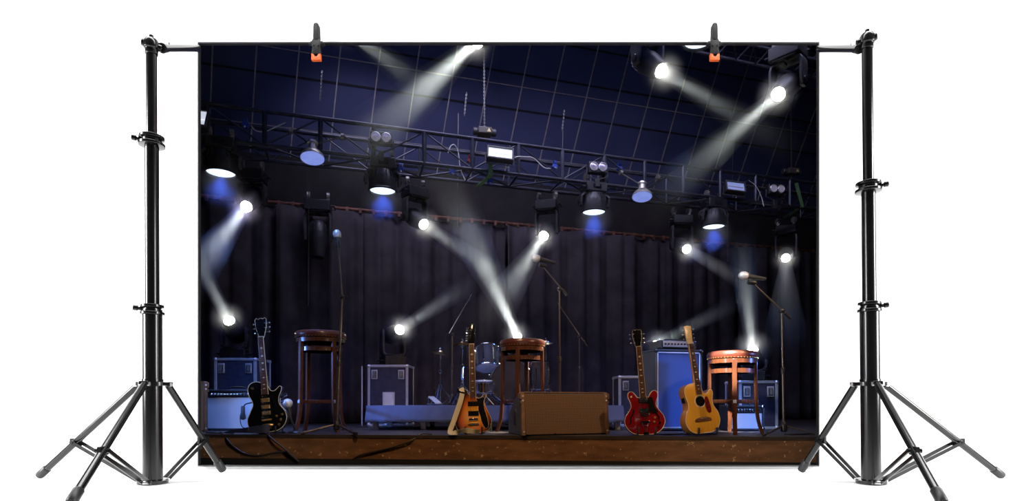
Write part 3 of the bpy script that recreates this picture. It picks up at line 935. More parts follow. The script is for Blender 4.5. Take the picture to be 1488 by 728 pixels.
# chains and hoists
def chain(pa, pb, name, label, link=.027, group=None):
    r = thing(name, label, 'chain', pb, group=group)
    n = max(2, int((pa - pb).length / (link * .78)))
    b = Mb()
    for i in range(n):
        c = (pa - pb) * ((i + .5) / n)
        d = (pa - pb).normalized()
        s = Vector((1, 0, 0)) if i % 2 else Vector((0, 1, 0))
        b.tube([c + d * math.cos(a) * link * .5 + s * math.sin(a) * link * .3 for a in [2 * PI * k / 10 for k in range(10)]], .0045, seg=5, closed=True)
    b.build('links', 'chain', r)
    return r
def hoist(px, py, top, lab, lab2):
    Y = truss_y(px, .12)
    c = at(px, py, Y)
    r = thing('chain_hoist', lab, 'hoist', c, (0, 0, .2), group='chain hoists on the truss')
    Mb().box((0, 0, 0), (.17, .14, .085)).build('motor_case', 'hoist', r, bev=.012)
    for s in (-1, 1):
        Mb().lathe([(.036, 0), (.045, .004), (.045, .05), (.034, .06), (0, .062)], (s * .085, 0, 0), (s, 0, 0), seg=16).build('end_cap', 'housing_grey', r)
    Mb().prism([(-.025, 0, -.022), (.025, 0, -.022), (0, 0, .024)], -.076, -.071).build('warning_triangle', 'yellow', r, loc=(.045, 0, 0))
    b = Mb().lathe([(.012, .04), (.02, .045), (.02, .07), (.01, .08)], (0, 0, 0), (0, 0, 1), seg=12)
    b.tube([(0, 0, -.04), (0, 0, -.075), (.022, 0, -.095), (.0, 0, -.12), (-.02, 0, -.105)], .008, seg=8)
    b.build('hook', 'chain', r)
    chain(at(px - 1, top, Y), c + Vector((0, 0, .085)), 'lifting_chain', lab2, group='lifting chains of the hoists')
hoist(704, 192, 40, 'chain hoist with a warning triangle above the glowing flood light', 'long lifting chain rising from the hoist beside the glowing flood light')
hoist(1150, 250, 150, 'chain hoist above the twin blinder lamps at the right end', 'lifting chain rising from the hoist at the right end of the truss')
for px, y0, y1, lab in ((466, 103, 146, 'short slack chain hanging from the roof below the left clamp'), (676, 134, 168, 'short slack chain hanging from the roof left of the long hoist chain'),
                        (818, 160, 190, 'short slack chain hanging from the roof between hoist and high moving head'), (1066, 197, 224, 'short slack chain hanging from the roof above the bluish flood light')):
    Y = truss_y(px, .30)
    chain(at(px + 2, y0, Y), at(px - 1, y1, Y), 'roof_chain', lab, group='short chains hanging from the roof')
for px, y0, y1 in ((449, 200, 445), (666, 165, 330), (818, 190, 240), (1058, 300, 380), (1065, 225, 262)):
    Y = truss_y(px, .5)
    a = at(px, y0, Y); c = at(px - 1, y1, Y)
    r = thing('hanging_wire', {449: 'thin wire hanging past the bell light at the left', 666: 'thin wire hanging left of the hoist to the curtain rail', 818: 'thin wire under the short chain between hoist and high moving head',
              1058: 'thin wire hanging down beside the rightmost blue wash light', 1065: 'thin wire above the bluish flood light'}[px], 'wire', c, group='thin wires about the truss')
    Mb().cyl((0, 0, 0), a - c, .004, seg=6).build('strand', 'chain', r)

# cables and clamps lying about on the truss
def cable(name, label, pts, rad, mat, cat='cable', group=None, n=8):
    o = Mb().tube(crom(pts, n), rad, seg=7).build(name, mat)
    return tag(o, label, cat, group)
cable('truss_cable', 'white cable drooping inside the left part of the truss', [tray(x, y, .05) for x, y in ((365, 183), (372, 190), (385, 191), (402, 184), (415, 178))], .006, 'cable_white', group='white cables on the truss')
cable('truss_cable', 'white cable looped on the truss left of the chain hoist', [tray(x, y, .0) for x, y in ((651, 222), (655, 212), (661, 211), (666, 222), (669, 245), (676, 262))], .006, 'cable_white', group='white cables on the truss')
cable('truss_cable', 'white cable looped on the truss right of the glowing flood light', [tray(x, y, -.03) for x, y in ((722, 244), (738, 243), (748, 229), (764, 228), (776, 230), (790, 243), (800, 245))], .006, 'cable_white', group='white cables on the truss')
cable('truss_cable', 'white cable sagging between the bluish flood light and the right twin blinder', [tray(x, y, -.03) for x, y in ((1088, 262), (1098, 270), (1106, 285), (1110, 300))], .005, 'cable_white', group='white cables on the truss')
for px, py, m, lab in ((357, 182, 'blue_paint', 'small blue clamp on the truss near the white cable at the left'), (582, 246, 'blue_paint', 'small blue clamp under the truss left of the green bracket'),
                    (657, 250, 'blue_paint', 'blue clamp on the lower chord beside the looped white cable'), (712, 264, 'blue_paint', 'blue clamp at the tip of the green bracket under the flood light'),
                    (806, 242, 'blue_paint', 'small blue clamp right of the cable from the glowing flood light'), (683, 234, 'red_paint', 'small red box clamped in the truss beside the chain hoist'),
                    (1060, 294, 'blue_paint', 'blue clamp on the truss under the bluish flood light'), (900, 245, 'blue_paint', 'small blue clamp right of the middle twin blinder')):
    c = tray(px, py, .1)
    r = thing('truss_clamp', lab, 'clamp', c, group='coloured clamps on the truss')
    b = Mb().box((0, 0, 0), (.07, .05, .05), (0, .3, .2))
    b.lathe([(.026, -.02), (.034, -.02), (.034, .02), (.026, .02)], (0, 0, .045), TD, seg=14)
    b.build('jaw', m, r, bev=.004)
    Mb().cyl((0, -.02, -.02), (.02, -.07, -.05), .008, seg=8).build('wing_bolt', 'alu', r)
BEAM_LABELS = [
 'shaft of lit haze from the violet-white head, running off the left edge',
 'thin shaft of lit haze slanting down right over the drum kit',
 'bright shaft of lit haze slanting down left from above the middle mic stand',
 'faint shaft of lit haze slanting down right towards the right mic',
 'soft shaft of lit haze falling straight down behind the right mic stand',
 'faint shaft of lit haze crossing the roof at the upper right',
 'bright shaft of lit haze crossing the roof down left from the upper right corner',
 'broad bright shaft of lit haze slanting down left from the top edge',
 'faint shaft of lit haze slanting down right from the top edge, left of the broad one',
 'shaft of lit haze rising left from the head on the leftmost flight case',
 'thin shaft of lit haze rising right from the head on the flight case with white card',
 'bright shaft of lit haze rising left from behind the middle stool',
 'faint thin shaft of lit haze rising right from beside the amplifier head',
 'shaft of lit haze rising straight up behind the right stool']

RZ = at(0, 590, 6.15).z + .008
# ------------------------------------------------------------------ guitars
def gpart(b, name, mats, parent, **k): return b.build(name, mats, parent, **k)

def pegs(parent, spots, mat, side_dir):
    for (x, z, s) in spots:
        b = Mb().cyl((x, -.006, z), (x, -.014, z), .0055, seg=10)
        b.cyl((x, -.014, z), (x, -.024, z), .0032, seg=8)
        b.cyl((x, .004, z), (x + s * .028, .004, z), .0028, seg=8)
        b.ball((x + s * .034, .004, z), .0095, 10, 0, (1.0, .55, .8))
        b.build('tuning_peg', mat, parent)

def fretboard(parent, z0, z1, w0, w1, y, nfr, mat='rosewood', bound=True, dots=True):
    """fretboard from body end z0 (width w0) to the nut z1 (width w1)"""
    b = Mb()
    b.prism([(-w0 / 2, 0, z0), (w0 / 2, 0, z0), (w1 / 2, 0, z1), (-w1 / 2, 0, z1)], y - .006, y)
    if bound:
        for s in (-1, 1):
            b.bar((s * w0 / 2, y - .003, z0), (s * w1 / 2, y - .003, z1), .0022, .0075, 1, up=(0, -1, 0))
    Ls = (z1 - z0) / (1 - 2 ** (-nfr / 12.0))
    zs = []
    for k in range(1, nfr + 1):
        z = z1 - Ls * (1 - 2 ** (-k / 12.0))
        zs.append(z)
        t = (z - z0) / (z1 - z0)
        w = w0 + (w1 - w0) * t
        b.box((0, y - .0068, z), (w, .0018, .0022), mi=2)
    if dots:
        for k in (3, 5, 7, 9, 12, 15, 17):
            if k < len(zs):
                zz = (zs[k - 1] + zs[k - 2]) / 2
                b.box((0, y - .0062, zz), (.017, .0012, max(.006, (zs[k - 2] - zs[k - 1]) * .45)), mi=1)
    o = b.build('fretboard', [mat, 'cream', 'chrome'], parent)
    nb = Mb().box((0, y - .005, z1 + .002), (w1, .009, .005)).build('nut', 'cream', o)
    return o

def strings(parent, zb, zn, wb, wn, y0, y1):
    for k in range(6):
        t = (k - 2.5) / 5
        Mb().cyl((t * wb, y0, zb), (t * wn, y1, zn), .0007 + .00012 * (5 - k), seg=5).build('string', 'chrome', parent)

def pickup(parent, x, z, w, h, y, ring, cover, rot=0.0, poles=True):
    b = Mb().box((0, 0, 0), (w + .012, .006, h + .012))
    r = b.build('pickup', ring, parent, bev=.001, loc=(x, y, z))
    r.rotation_euler = (0, rot, 0)
    Mb().box((0, -.006, 0), (w, .010, h)).build('pickup_cover', cover, r, bev=.002)
    if poles:
        p = Mb()
        for k in range(6): p.cyl((w * (k - 2.5) / 6.5, -.0105, 0), (w * (k - 2.5) / 6.5, -.0125, 0), .0022, seg=8)
        p.build('pole_screws', 'chrome', r)['kind'] = 'stuff'
    return r

def knob(parent, x, z, y, mat, r=.011):
    Mb().lathe([(r, 0), (r * .95, .004), (r * .8, .012), (r * .75, .014), (0, .0145)], (x, y, z), (0, -1, 0), seg=16).build('control_knob', mat, parent)

def binding(parent, out, y, r, mat, name='binding'):
    Mb().tube([(p[0], y, p[-1]) for p in out], r, seg=6, closed=True).build(name, mat, parent)

def smooth(pts, n=6): return [(p.x, p.y, p.z) for p in crom([(x, 0, z) for x, z in pts], n, True)]

def guitar_root(name, label, px, py_base, Y, lean, roll, yaw, scale, lift=.004, group=None):
    c = onfloor(px, Y); c.z += lift
    r = thing(name, label, 'guitar', c, group=group)
    r.rotation_mode = 'XYZ'
    Mx = Matrix.Rotation(yaw, 4, 'Z') @ Matrix.Rotation(-lean, 4, 'X') @ Matrix.Rotation(roll, 4, 'Y')
    r.rotation_euler = Mx.to_euler()
    r.scale = (scale,) * 3
    return r

def stand_for(label, px, Y, yaw, half=.075, lean=.16):
    """low folding stand: two front hooks, an A-frame behind"""
    c = onfloor(px, Y)
    r = thing('guitar_stand', label, 'guitar stand', c, (0, 0, yaw), group='black stands holding the guitars')
    b = Mb()
    for s in (-1, 1):
        b = Mb()
        b.tube(crom([(s * half, -.085, .075), (s * half, -.088, .05), (s * half, -.08, .02), (s * half, -.04, .016), (s * half * .95, .06, .012), (s * half * .9, .15, .009)], 5), .008, seg=8)
        b.build('front_hook', 'black_plastic', r)
    b = Mb().tube([(-half * 1.2, .07, .012), (half * 1.2, .07, .012)], .007, seg=8)
    b.tube([(0, .07, .012), (0, .17, .30)], .008, seg=8)
    b.build('rear_post', 'black_plastic', r)
    Mb().tube([(-.06, .145, .30), (0, .165, .30), (.06, .145, .30)], .009, seg=8).build('rest_pad', 'black_plastic', r)
    Mb().tube([(0, .165, .29), (0, .27, .009)], .007, seg=8).build('rear_leg', 'black_plastic', r)
    return r

# --- black single-cutaway with gold hardware
YG = edge_at(393) + .10
g = guitar_root('electric_guitar', 'glossy black electric guitar with gold hardware leaning at the left end of the stage', 391, 628, YG, .10, -.115, .0, 1.08, lift=.014)
out = smooth([(0, 0), (.075, .004), (.135, .035), (.170, .10), (.160, .165), (.122, .222), (.112, .262), (.120, .305), (.140, .345), (.146, .378), (.128, .388), (.104, .368), (.078, .352), (.048, .360), (.03, .395), (-.03, .435), (-.075, .447), (-.125, .432), (-.148, .385), (-.140, .33), (-.118, .28), (-.114, .24), (-.138, .19), (-.170, .12), (-.156, .05), (-.09, .006)])
body = gpart(Mb().prism(out, -.025, .025, edge=.009), 'body', 'lacquer_black', g)
binding(g, [(x * .985, y, .2 + (z - .2) * .985) for x, y, z in out], -.0235, .0028, 'cream')
gpart(Mb().tube([(0, .008, .40), (0, .004, .60), (0, .004, .825)], .022, rs=[.026, .022, .020], seg=12), 'neck', 'lacquer_black', g)
fretboard(g, .325, .83, .057, .044, -.026, 20)
hs = [(-.022, 0, .832), (.022, 0, .832), (.030, 0, .86), (.046, 0, .92), (.050, 0, .99), (.036, 0, 1.005), (.018, 0, .992), (.006, 0, 1.003), (0, 0, 1.0), (-.006, 0, 1.003), (-.018, 0, .992), (-.036, 0, 1.005), (-.050, 0, .99), (-.046, 0, .92), (-.030, 0, .86)]
hd = gpart(Mb().prism(hs, -.006, .008, edge=.002), 'headstock', 'lacquer_black', g)
binding(hd, hs, -.0065, .0016, 'cream', 'headstock_binding')
pegs(g, [(s * x, z, s) for s in (-1, 1) for x, z in ((.028, .875), (.032, .915), (.036, .955))], 'chrome', 1)
for z in (.275, .218, .165): pickup(g, 0, z, .072, .032, -.027, 'lacquer_black', 'gold')
b = Mb().box((0, -.034, .105), (.085, .010, .014)); 
for k in range(6): b.box(((k - 2.5) * .0105, -.042, .105), (.008, .006, .011))
gpart(b, 'bridge', 'gold', g, bev=.0015)
b = Mb().tube(crom([(-.05, -.034, .055), (-.025, -.044, .062), (.025, -.044, .062), (.05, -.034, .055)], 4), .009, seg=8); b.box((0, -.032, .045), (.07, .008, .035))
gpart(b, 'tailpiece', 'gold', g)
gpart(Mb().prism(smooth([(.045, .30), (.062, .27), (.07, .20), (.085, .15), (.10, .17), (.095, .25), (.07, .31)]), -.034, -.031), 'pickguard', 'guard_black', g)
for x, z in ((.085, .13), (.118, .095), (.10, .055), (.132, .14)): knob(g, x, z, -.026, 'gold', .011)
knob(g, -.105, .39, -.026, 'gold', .012)
strings(g, .105, .83, .054, .036, -.047, -.036)
for x, z, d in ((-.14, .33, -1), (0, 0.0, 0)):
    gpart(Mb().lathe([(.003, 0), (.003, .008), (.007, .012), (.006, .016), (0, .017)], (x, 0, z), (d, 0, -1 if d == 0 else 0), seg=10), 'strap_button', 'gold', g)
stand_for('black stand under the black electric guitar', 394, YG + .02, 0)
# its strap, lying across the front and on the boards
st = thing('guitar_strap', 'black strap lying on the boards in front of the light grey amplifier', 'strap', onfloor(348, YG - .02))
o = st.location.copy()
b = Mb()
C = crom([onfloor(328, YG + .06) - o + Vector((0, 0, .012)), onfloor(346, YG - .02) - o + Vector((0, 0, .03)), onfloor(364, YG - .07) - o + Vector((0, 0, .042)), onfloor(381, YG - .10) - o + Vector((0, 0, .05)), onfloor(392, YG - .09) - o + Vector((0, 0, .05))], 8)
def ribbon(b, C, w, up, t=.003, mi=0):
    prev = None
    for i, p in enumerate(C):
        tt = (C[min(i + 1, len(C) - 1)] - C[max(i - 1, 0)]).normalized()
        u = Vector(up) - tt * tt.dot(Vector(up)); u.normalize(); nn = tt.cross(u)
        ww = w[i] if isinstance(w, list) else w
        ring = [b.bm.verts.new(p + u * a * ww / 2 + nn * c * t / 2) for a, c in ((-1, -1), (1, -1), (1, 1), (-1, 1))]
        if prev:
            for q in range(4): b._f([prev[q], prev[(q + 1) % 4], ring[(q + 1) % 4], ring[q]], mi)
        else: b._f(ring[::-1], mi)
        prev = ring
    b._f(prev, mi)
    return b
ribbon(b, C, [.012 + .058 * min(1, i / 20) for i in range(len(C))], (0, .25, 1)).build('band', 'strap_black', st)
gpart(Mb().box(C[14] + Vector((0, -.006, 0)), (.03, .008, .045), (0, -.15, 0)), 'buckle', 'black_plastic', st, bev=.002)

# --- sunburst offset guitar with cream strap
YG = edge_at(688) + .11
g = guitar_root('electric_guitar', 'sunburst electric guitar with a cream strap leaning left of the floor monitor', 689, 632, YG, .12, -.035, .0, .97, lift=.012)
out = smooth([(0, 0), (.08, .003), (.14, .028), (.168, .085), (.160, .15), (.130, .215), (.112, .265), (.108, .31), (.125, .345), (.128, .365), (.105, .362), (.075, .335), (.052, .33), (.036, .34), (-.034, .365), (-.062, .41), (-.10, .428), (-.124, .405), (-.122, .34), (-.116, .29), (-.132, .225), (-.160, .15), (-.172, .085), (-.145, .025), (-.085, .003)])
body = gpart(Mb().prism(out, -.022, .022, edge=.010), 'body', 'burst', g)
binding(g, [(x * .975, y, .2 + (z - .2) * .98) for x, y, z in out], -.0205, .0022, 'cream')
gpart(Mb().tube([(0, .008, .40), (0, .004, .60), (0, .004, .84)], .022, rs=[.026, .022, .020], seg=12), 'neck', 'maple', g)
fretboard(g, .33, .84, .057, .044, -.023, 21)
hs = [(-.022, 0, .842), (.022, 0, .842), (.026, 0, .87), (.036, 0, .90), (.030, 0, .94), (.036, 0, .985), (.030, 0, 1.03), (.004, 0, 1.04), (-.020, 0, 1.015), (-.026, 0, .96), (-.034, 0, .885)]
hd = gpart(Mb().prism(crom(hs, 4, True), -.006, .008, edge=.002), 'headstock', 'lacquer_black', g)
pegs(g, [(-.018 + .002 * k, .882 + .0245 * k, -1) for k in range(6)], 'chrome', -1)
pickup(g, 0, .275, .085, .034, -.024, 'guard_black', 'guard_black'); pickup(g, 0, .185, .085, .034, -.024, 'guard_black', 'guard_black')
gp = smooth([(.028, .325), (.055, .325), (.09, .335), (.108, .325), (.098, .28), (.105, .22), (.125, .15), (.135, .08), (.125, .045), (.10, .05), (.075, .10), (.062, .16), (.046, .21), (.046, .27)])
pg = gpart(Mb().prism(gp, -.0245, -.0222), 'pickguard', 'guard_black', g)
binding(pg, gp, -.0243, .0012, 'cream', 'pickguard_edge')
for x, z in ((.085, .20), (.105, .145), (.115, .09)): knob(g, x, z, -.0245, 'chrome', .010)
gpart(Mb().cyl((.096, -.024, .235), (.096, -.031, .235), .006, seg=10).cyl((.096, -.03, .235), (.102, -.045, .243), .002, seg=6), 'toggle_switch', 'chrome', g)
b = Mb().box((0, -.028, .130), (.085, .010, .018))
for k in range(6): b.box(((k - 2.5) * .0105, -.036, .130), (.008, .008, .014))
gpart(b, 'bridge', 'chrome', g, bev=.001)
gpart(Mb().box((0, -.026, .085), (.095, .008, .016)).tube([(-.05, -.026, .085), (-.05, -.038, .085), (.05, -.038, .085), (.05, -.026, .085)], .004, seg=6), 'tailpiece', 'chrome', g, bev=.001)
strings(g, .128, .842, .054, .036, -.041, -.033)
# strap: from the upper horn, hanging down in front of the left side to the boards
C = crom([(-.098, .030, .345), (-.125, -.004, .43), (-.108, -.040, .425), (-.098, -.050, .37), (-.118, -.055, .29), (-.150, -.060, .20), (-.182, -.065, .11), (-.212, -.075, .035), (-.205, -.105, .004), (-.16, -.115, .006), (-.11, -.11, .018), (-.05, -.10, .024), (.0, -.09, .012), (.055, -.075, .014)], 6)
b = Mb(); ribbon(b, C[12:], .046, (1, 0, .35), .003, 0); ribbon(b, C[:13], .05, (1, 0, .35), .004, 1)
sp = gpart(b, 'strap', ['strap_cream', 'strap_black'], g)
gpart(Mb().box(C[17] + Vector((0, -.004, 0)), (.055, .006, .016), (0, .3, 0)), 'strap_buckle', 'chrome', sp, bev=.001)
C = crom([(.12, -.01, .02), (.155, -.03, .01), (.165, -.04, .045), (.158, -.03, .075)], 5)
gpart(ribbon(Mb(), C, .04, (0, 1, 0)), 'strap_end', 'strap_cream', g)
stand_for('black stand under the sunburst electric guitar', 689, YG + .02, 0)

# --- cherry red semi-hollow
YG = edge_at(937) + .09
g = guitar_root('electric_guitar', 'cherry red semi-hollow electric guitar standing right of the floor monitor', 938, 634, YG, .12, -.058, .0, .945, lift=.006)
half = [(0, 0), (.085, .004), (.150, .04), (.188, .105), (.180, .17), (.142, .225), (.120, .268), (.124, .31), (.140, .355), (.138, .395), (.112, .412), (.082, .398), (.060, .365), (.044, .352)]
out = smooth(half + [(-x, z) for x, z in half[:0:-1]])
body = gpart(Mb().prism(out, -.026, .026, edge=.012), 'body', 'lacquer_red', g)
binding(g, [(x * .985, y, .2 + (z - .2) * .985) for x, y, z in out], -.0245, .0026, 'cream')
gpart(Mb().tube([(0, .008, .36), (0, .004, .60), (0, .004, .825)], .022, rs=[.026, .022, .020], seg=12), 'neck', 'lacquer_red', g)
fretboard(g, .345, .83, .057, .044, -.027, 20)
hs = [(-.022, 0, .832), (.022, 0, .832), (.030, 0, .86), (.042, 0, .92), (.044, 0, .98), (.034, 0, 1.0), (.014, 0, .994), (0, 0, 1.004), (-.014, 0, .994), (-.034, 0, 1.0), (-.044, 0, .98), (-.042, 0, .92), (-.030, 0, .86)]
hd = gpart(Mb().prism(hs, -.006, .008, edge=.002), 'headstock', 'lacquer_black', g)
binding(hd, hs, -.0065, .0014, 'cream', 'headstock_binding')
pegs(g, [(s * x, z, s) for s in (-1, 1) for x, z in ((.026, .875), (.030, .917), (.034, .958))], 'chrome', 1)
for z in (.318, .222): pickup(g, 0, z, .07, .034, -.029, 'guard_black', 'chrome')
gpart(Mb().prism(smooth([(.042, .33), (.075, .345), (.088, .32), (.10, .25), (.125, .215), (.11, .195), (.075, .205), (.046, .215)]), -.040, -.037), 'pickguard', 'guard_black', g)
for s in (-1, 1):
    ff = crom([(s * .108, -.0275, .245), (s * .098, -.0275, .225), (s * .112, -.0275, .19), (s * .132, -.0275, .155), (s * .128, -.0275, .125), (s * .145, -.0275, .105)], 6)
    gpart(ribbon(Mb(), ff, [.006 + .007 * math.sin(PI * i / (len(ff) - 1)) for i in range(len(ff))], (1, 0, 0), .002), 'sound_hole', 'guard_black', g)
b = Mb().box((0, -.036, .185), (.085, .012, .013))
gpart(b, 'bridge', 'chrome', g, bev=.002)
b = Mb()
for s in (-1, 1): b.tube([(s * .034, -.036, .118), (s * .012, -.034, .05), (s * .02, -.028, .008)], .0032, seg=6)
b.box((0, -.037, .118), (.085, .012, .016)); b.box((0, -.029, .012), (.05, .008, .026)); b.tube([(-.02, -.035, .085), (.02, -.035, .085)], .003, seg=6)
gpart(b, 'tailpiece', 'chrome', g, bev=.001)
for x, z in ((.095, .155), (.130, .10), (.085, .115), (.115, .065)): knob(g, x, z, -.027, 'gold' if z > .1 else 'chrome', .011)
gpart(Mb().cyl((-.11, -.026, .36), (-.11, -.032, .36), .008, seg=10).cyl((-.11, -.03, .36), (-.105, -.046, .368), .002, seg=6), 'toggle_switch', 'cream', g)
strings(g, .12, .832, .054, .036, -.044, -.037)
stand_for('black stand under the cherry red guitar', 937, YG + .02, 0)

# --- amber acoustic with cutaway
YG = edge_at(1018) + .085
g = guitar_root('acoustic_guitar', 'amber acoustic guitar with a dark red pickguard leaning beside the blue amplifier', 1020, 632, YG, .13, -.095, .30, .91, lift=.022)
out = smooth([(0, 0), (.09, .004), (.155, .04), (.190, .11), (.180, .185), (.148, .24), (.136, .285), (.144, .335), (.156, .372), (.150, .402), (.128, .408), (.102, .385), (.075, .372), (.050, .385), (.036, .43), (.030, .468), (-.03, .482), (-.085, .480), (-.132, .455), (-.152, .405), (-.146, .345), (-.134, .29), (-.142, .24), (-.172, .19), (-.190, .115), (-.158, .04), (-.09, .004)])
body = gpart(Mb().prism(out, -.052, .052, 0, .004, 1), 'body', ['spruce', 'spruce_side'], g)
binding(g, [(x * .995, y, .22 + (z - .22) * .995) for x, y, z in out], -.0505, .0028, 'cream')
gpart(Mb().tube([(0, -.02, .45), (0, -.030, .60), (0, -.030, .86)], .022, rs=[.030, .022, .020], seg=12), 'neck', 'spruce_side', g)
fretboard(g, .372, .865, .058, .044, -.0535, 20, bound=False)
hs = [(-.022, 0, .867), (.022, 0, .867), (.032, 0, .90), (.040, 0, 1.04), (.0, 0, 1.046), (-.040, 0, 1.04), (-.032, 0, .90)]
gpart(Mb().prism([(x, y, z) for x, y, z in hs], -.042, -.028, edge=.002), 'headstock', 'maple', g)
for (x, z, s) in [(s * .024, z, s) for s in (-1, 1) for z in (.915, .96, 1.005)]:
    b = Mb().cyl((x, -.042, z), (x, -.058, z), .0036, seg=8).cyl((x, -.036, z), (x + s * .034, -.036, z), .003, seg=8)
    b.ball((x + s * .040, -.036, z), .010, 10, 0, (1.0, .6, .8))
    b.build('tuning_peg', 'chrome', g)
gpart(Mb().lathe([(0, 0), (.050, 0), (.050, -.001), (0, -.001)], (0, -.0532, .305), (0, 1, 0), seg=32), 'sound_hole', 'guard_black', g)
rs = Mb()
for rr in (.053, .060): rs.tube([(rr * math.cos(2 * PI * k / 40), -.0525, .305 + rr * math.sin(2 * PI * k / 40)) for k in range(40)], .0022, seg=5, closed=True)
gpart(rs, 'rosette', 'cream', g)
gpart(Mb().prism(smooth([(.050, .318), (.066, .345), (.088, .335), (.10, .29), (.108, .24), (.104, .195), (.080, .185), (.060, .205), (.050, .25)]), -.0550, -.0522), 'pickguard', 'guard_red', g)
gpart(Mb().prism(smooth([(-.085, .135), (-.04, .150), (.04, .150), (.085, .135), (.085, .115), (.03, .112), (-.03, .112), (-.085, .115)], 4), -.060, -.0522), 'bridge', 'rosewood', g)
gpart(Mb().box((0, -.062, .142), (.075, .006, .004)), 'saddle', 'cream', g)
strings(g, .142, .867, .058, .037, -.066, -.0635)
gpart(Mb().box((-.150, .0, .33), (.004, .05, .05)), 'preamp_panel', 'guard_black', g)
stand_for('black stand under the acoustic guitar', 1020, YG + .035, .30, half=.09)

# ------------------------------------------------------------------ bar stools
def stool(label, px, Y, yaw, H=.80, R=.205):
    r = thing('bar_stool', label, 'bar stool', onfloor(px, Y), (0, 0, yaw), group='round-seated wooden bar stools')
    Mb().lathe([(0, H - .075), (R * .9, H - .075), (R * 1.0, H - .068), (R * 1.04, H - .045), (R * 1.04, H - .028), (R * .99, H - .008), (R * .88, H), (R * .4, H + .006), (0, H + .006)], seg=40).build('seat', 'seat_leather', r)
    Mb().lathe([(R * .93, H - .118), (R * .985, H - .115), (R * .985, H - .076), (R * .93, H - .075), (R * .90, H - .08), (R * .90, H - .115), (R * .93, H - .118)], seg=40).build('apron', 'wood_red', r)
    nt = 48
    b = Mb()
    for k in range(nt):
        a = 2 * PI * k / nt
        b.ball((R * 1.02 * math.cos(a), R * 1.02 * math.sin(a), H - .066), .0045, 6)
    o = b.build('upholstery_nails', 'gold', r); o['kind'] = 'stuff'
    b = Mb().lathe([(R * .80, H - .205), (R * .89, H - .205), (R * .89, H - .165), (R * .80, H - .165), (R * .80, H - .205)], seg=40)
    b.build('hoop', 'wood_red', r)
    legs = []
    for k in range(4):
        a = PI / 4 + k * PI / 2
        dx, dy = math.cos(a), math.sin(a)
        pts = crom([(dx * R * .92, dy * R * .92, H - .079), (dx * R * .93, dy * R * .93, H - .3), (dx * R * .95, dy * R * .95, .32), (dx * R * 1.02, dy * R * 1.02, .14), (dx * R * 1.20, dy * R * 1.20, .0)], 4)
        b = Mb(); prev = None
        rad = Vector((dx, dy, 0)); tg = Vector((-dy, dx, 0))
        n = len(pts)
        for i, p in enumerate(pts):
            w = .021 if i < n * .7 else .019
            ring = [b.bm.verts.new(Vector(p) + rad * x * .016 + tg * y * w) for x, y in ((-1, -1), (1, -1), (1, 1), (-1, 1))]
            if prev:
                for q in range(4): b._f([prev[q], prev[(q + 1) % 4], ring[(q + 1) % 4], ring[q]], 0)
            else: b._f(ring[::-1], 0)
            prev = ring
        b._f(prev, 0)
        b.build('leg', 'wood_red', r, bev=.004)
        legs.append((dx * R * .95, dy * R * .95))
    for k in range(4):
        (xa, ya), (xb, yb) = legs[k], legs[(k + 1) % 4]
        Mb().bar((xa, ya, .30), (xb, yb, .30), .018, .034).build('footrest', 'wood_red', r, bev=.003)
        Mb().bar((xa * 1.09, ya * 1.09, .30), (xa * .96, ya * .96, .30), .03, .03).build('footrest_end', 'alu', r, bev=.002)
    return r
def stoolY(px, py): return floor_y(py)
stool('dark red bar stool right of the black guitar, behind the left mic stand', 466, 5.92, .12, H=1.007, R=.24)
stool('bar stool standing between the floor monitor and the drum kit', 759, 5.80, .55, H=.912, R=.215)
stool('bar stool right of the acoustic guitar with its seat brightly lit', 1064, 5.52, .52, H=.77, R=.22)

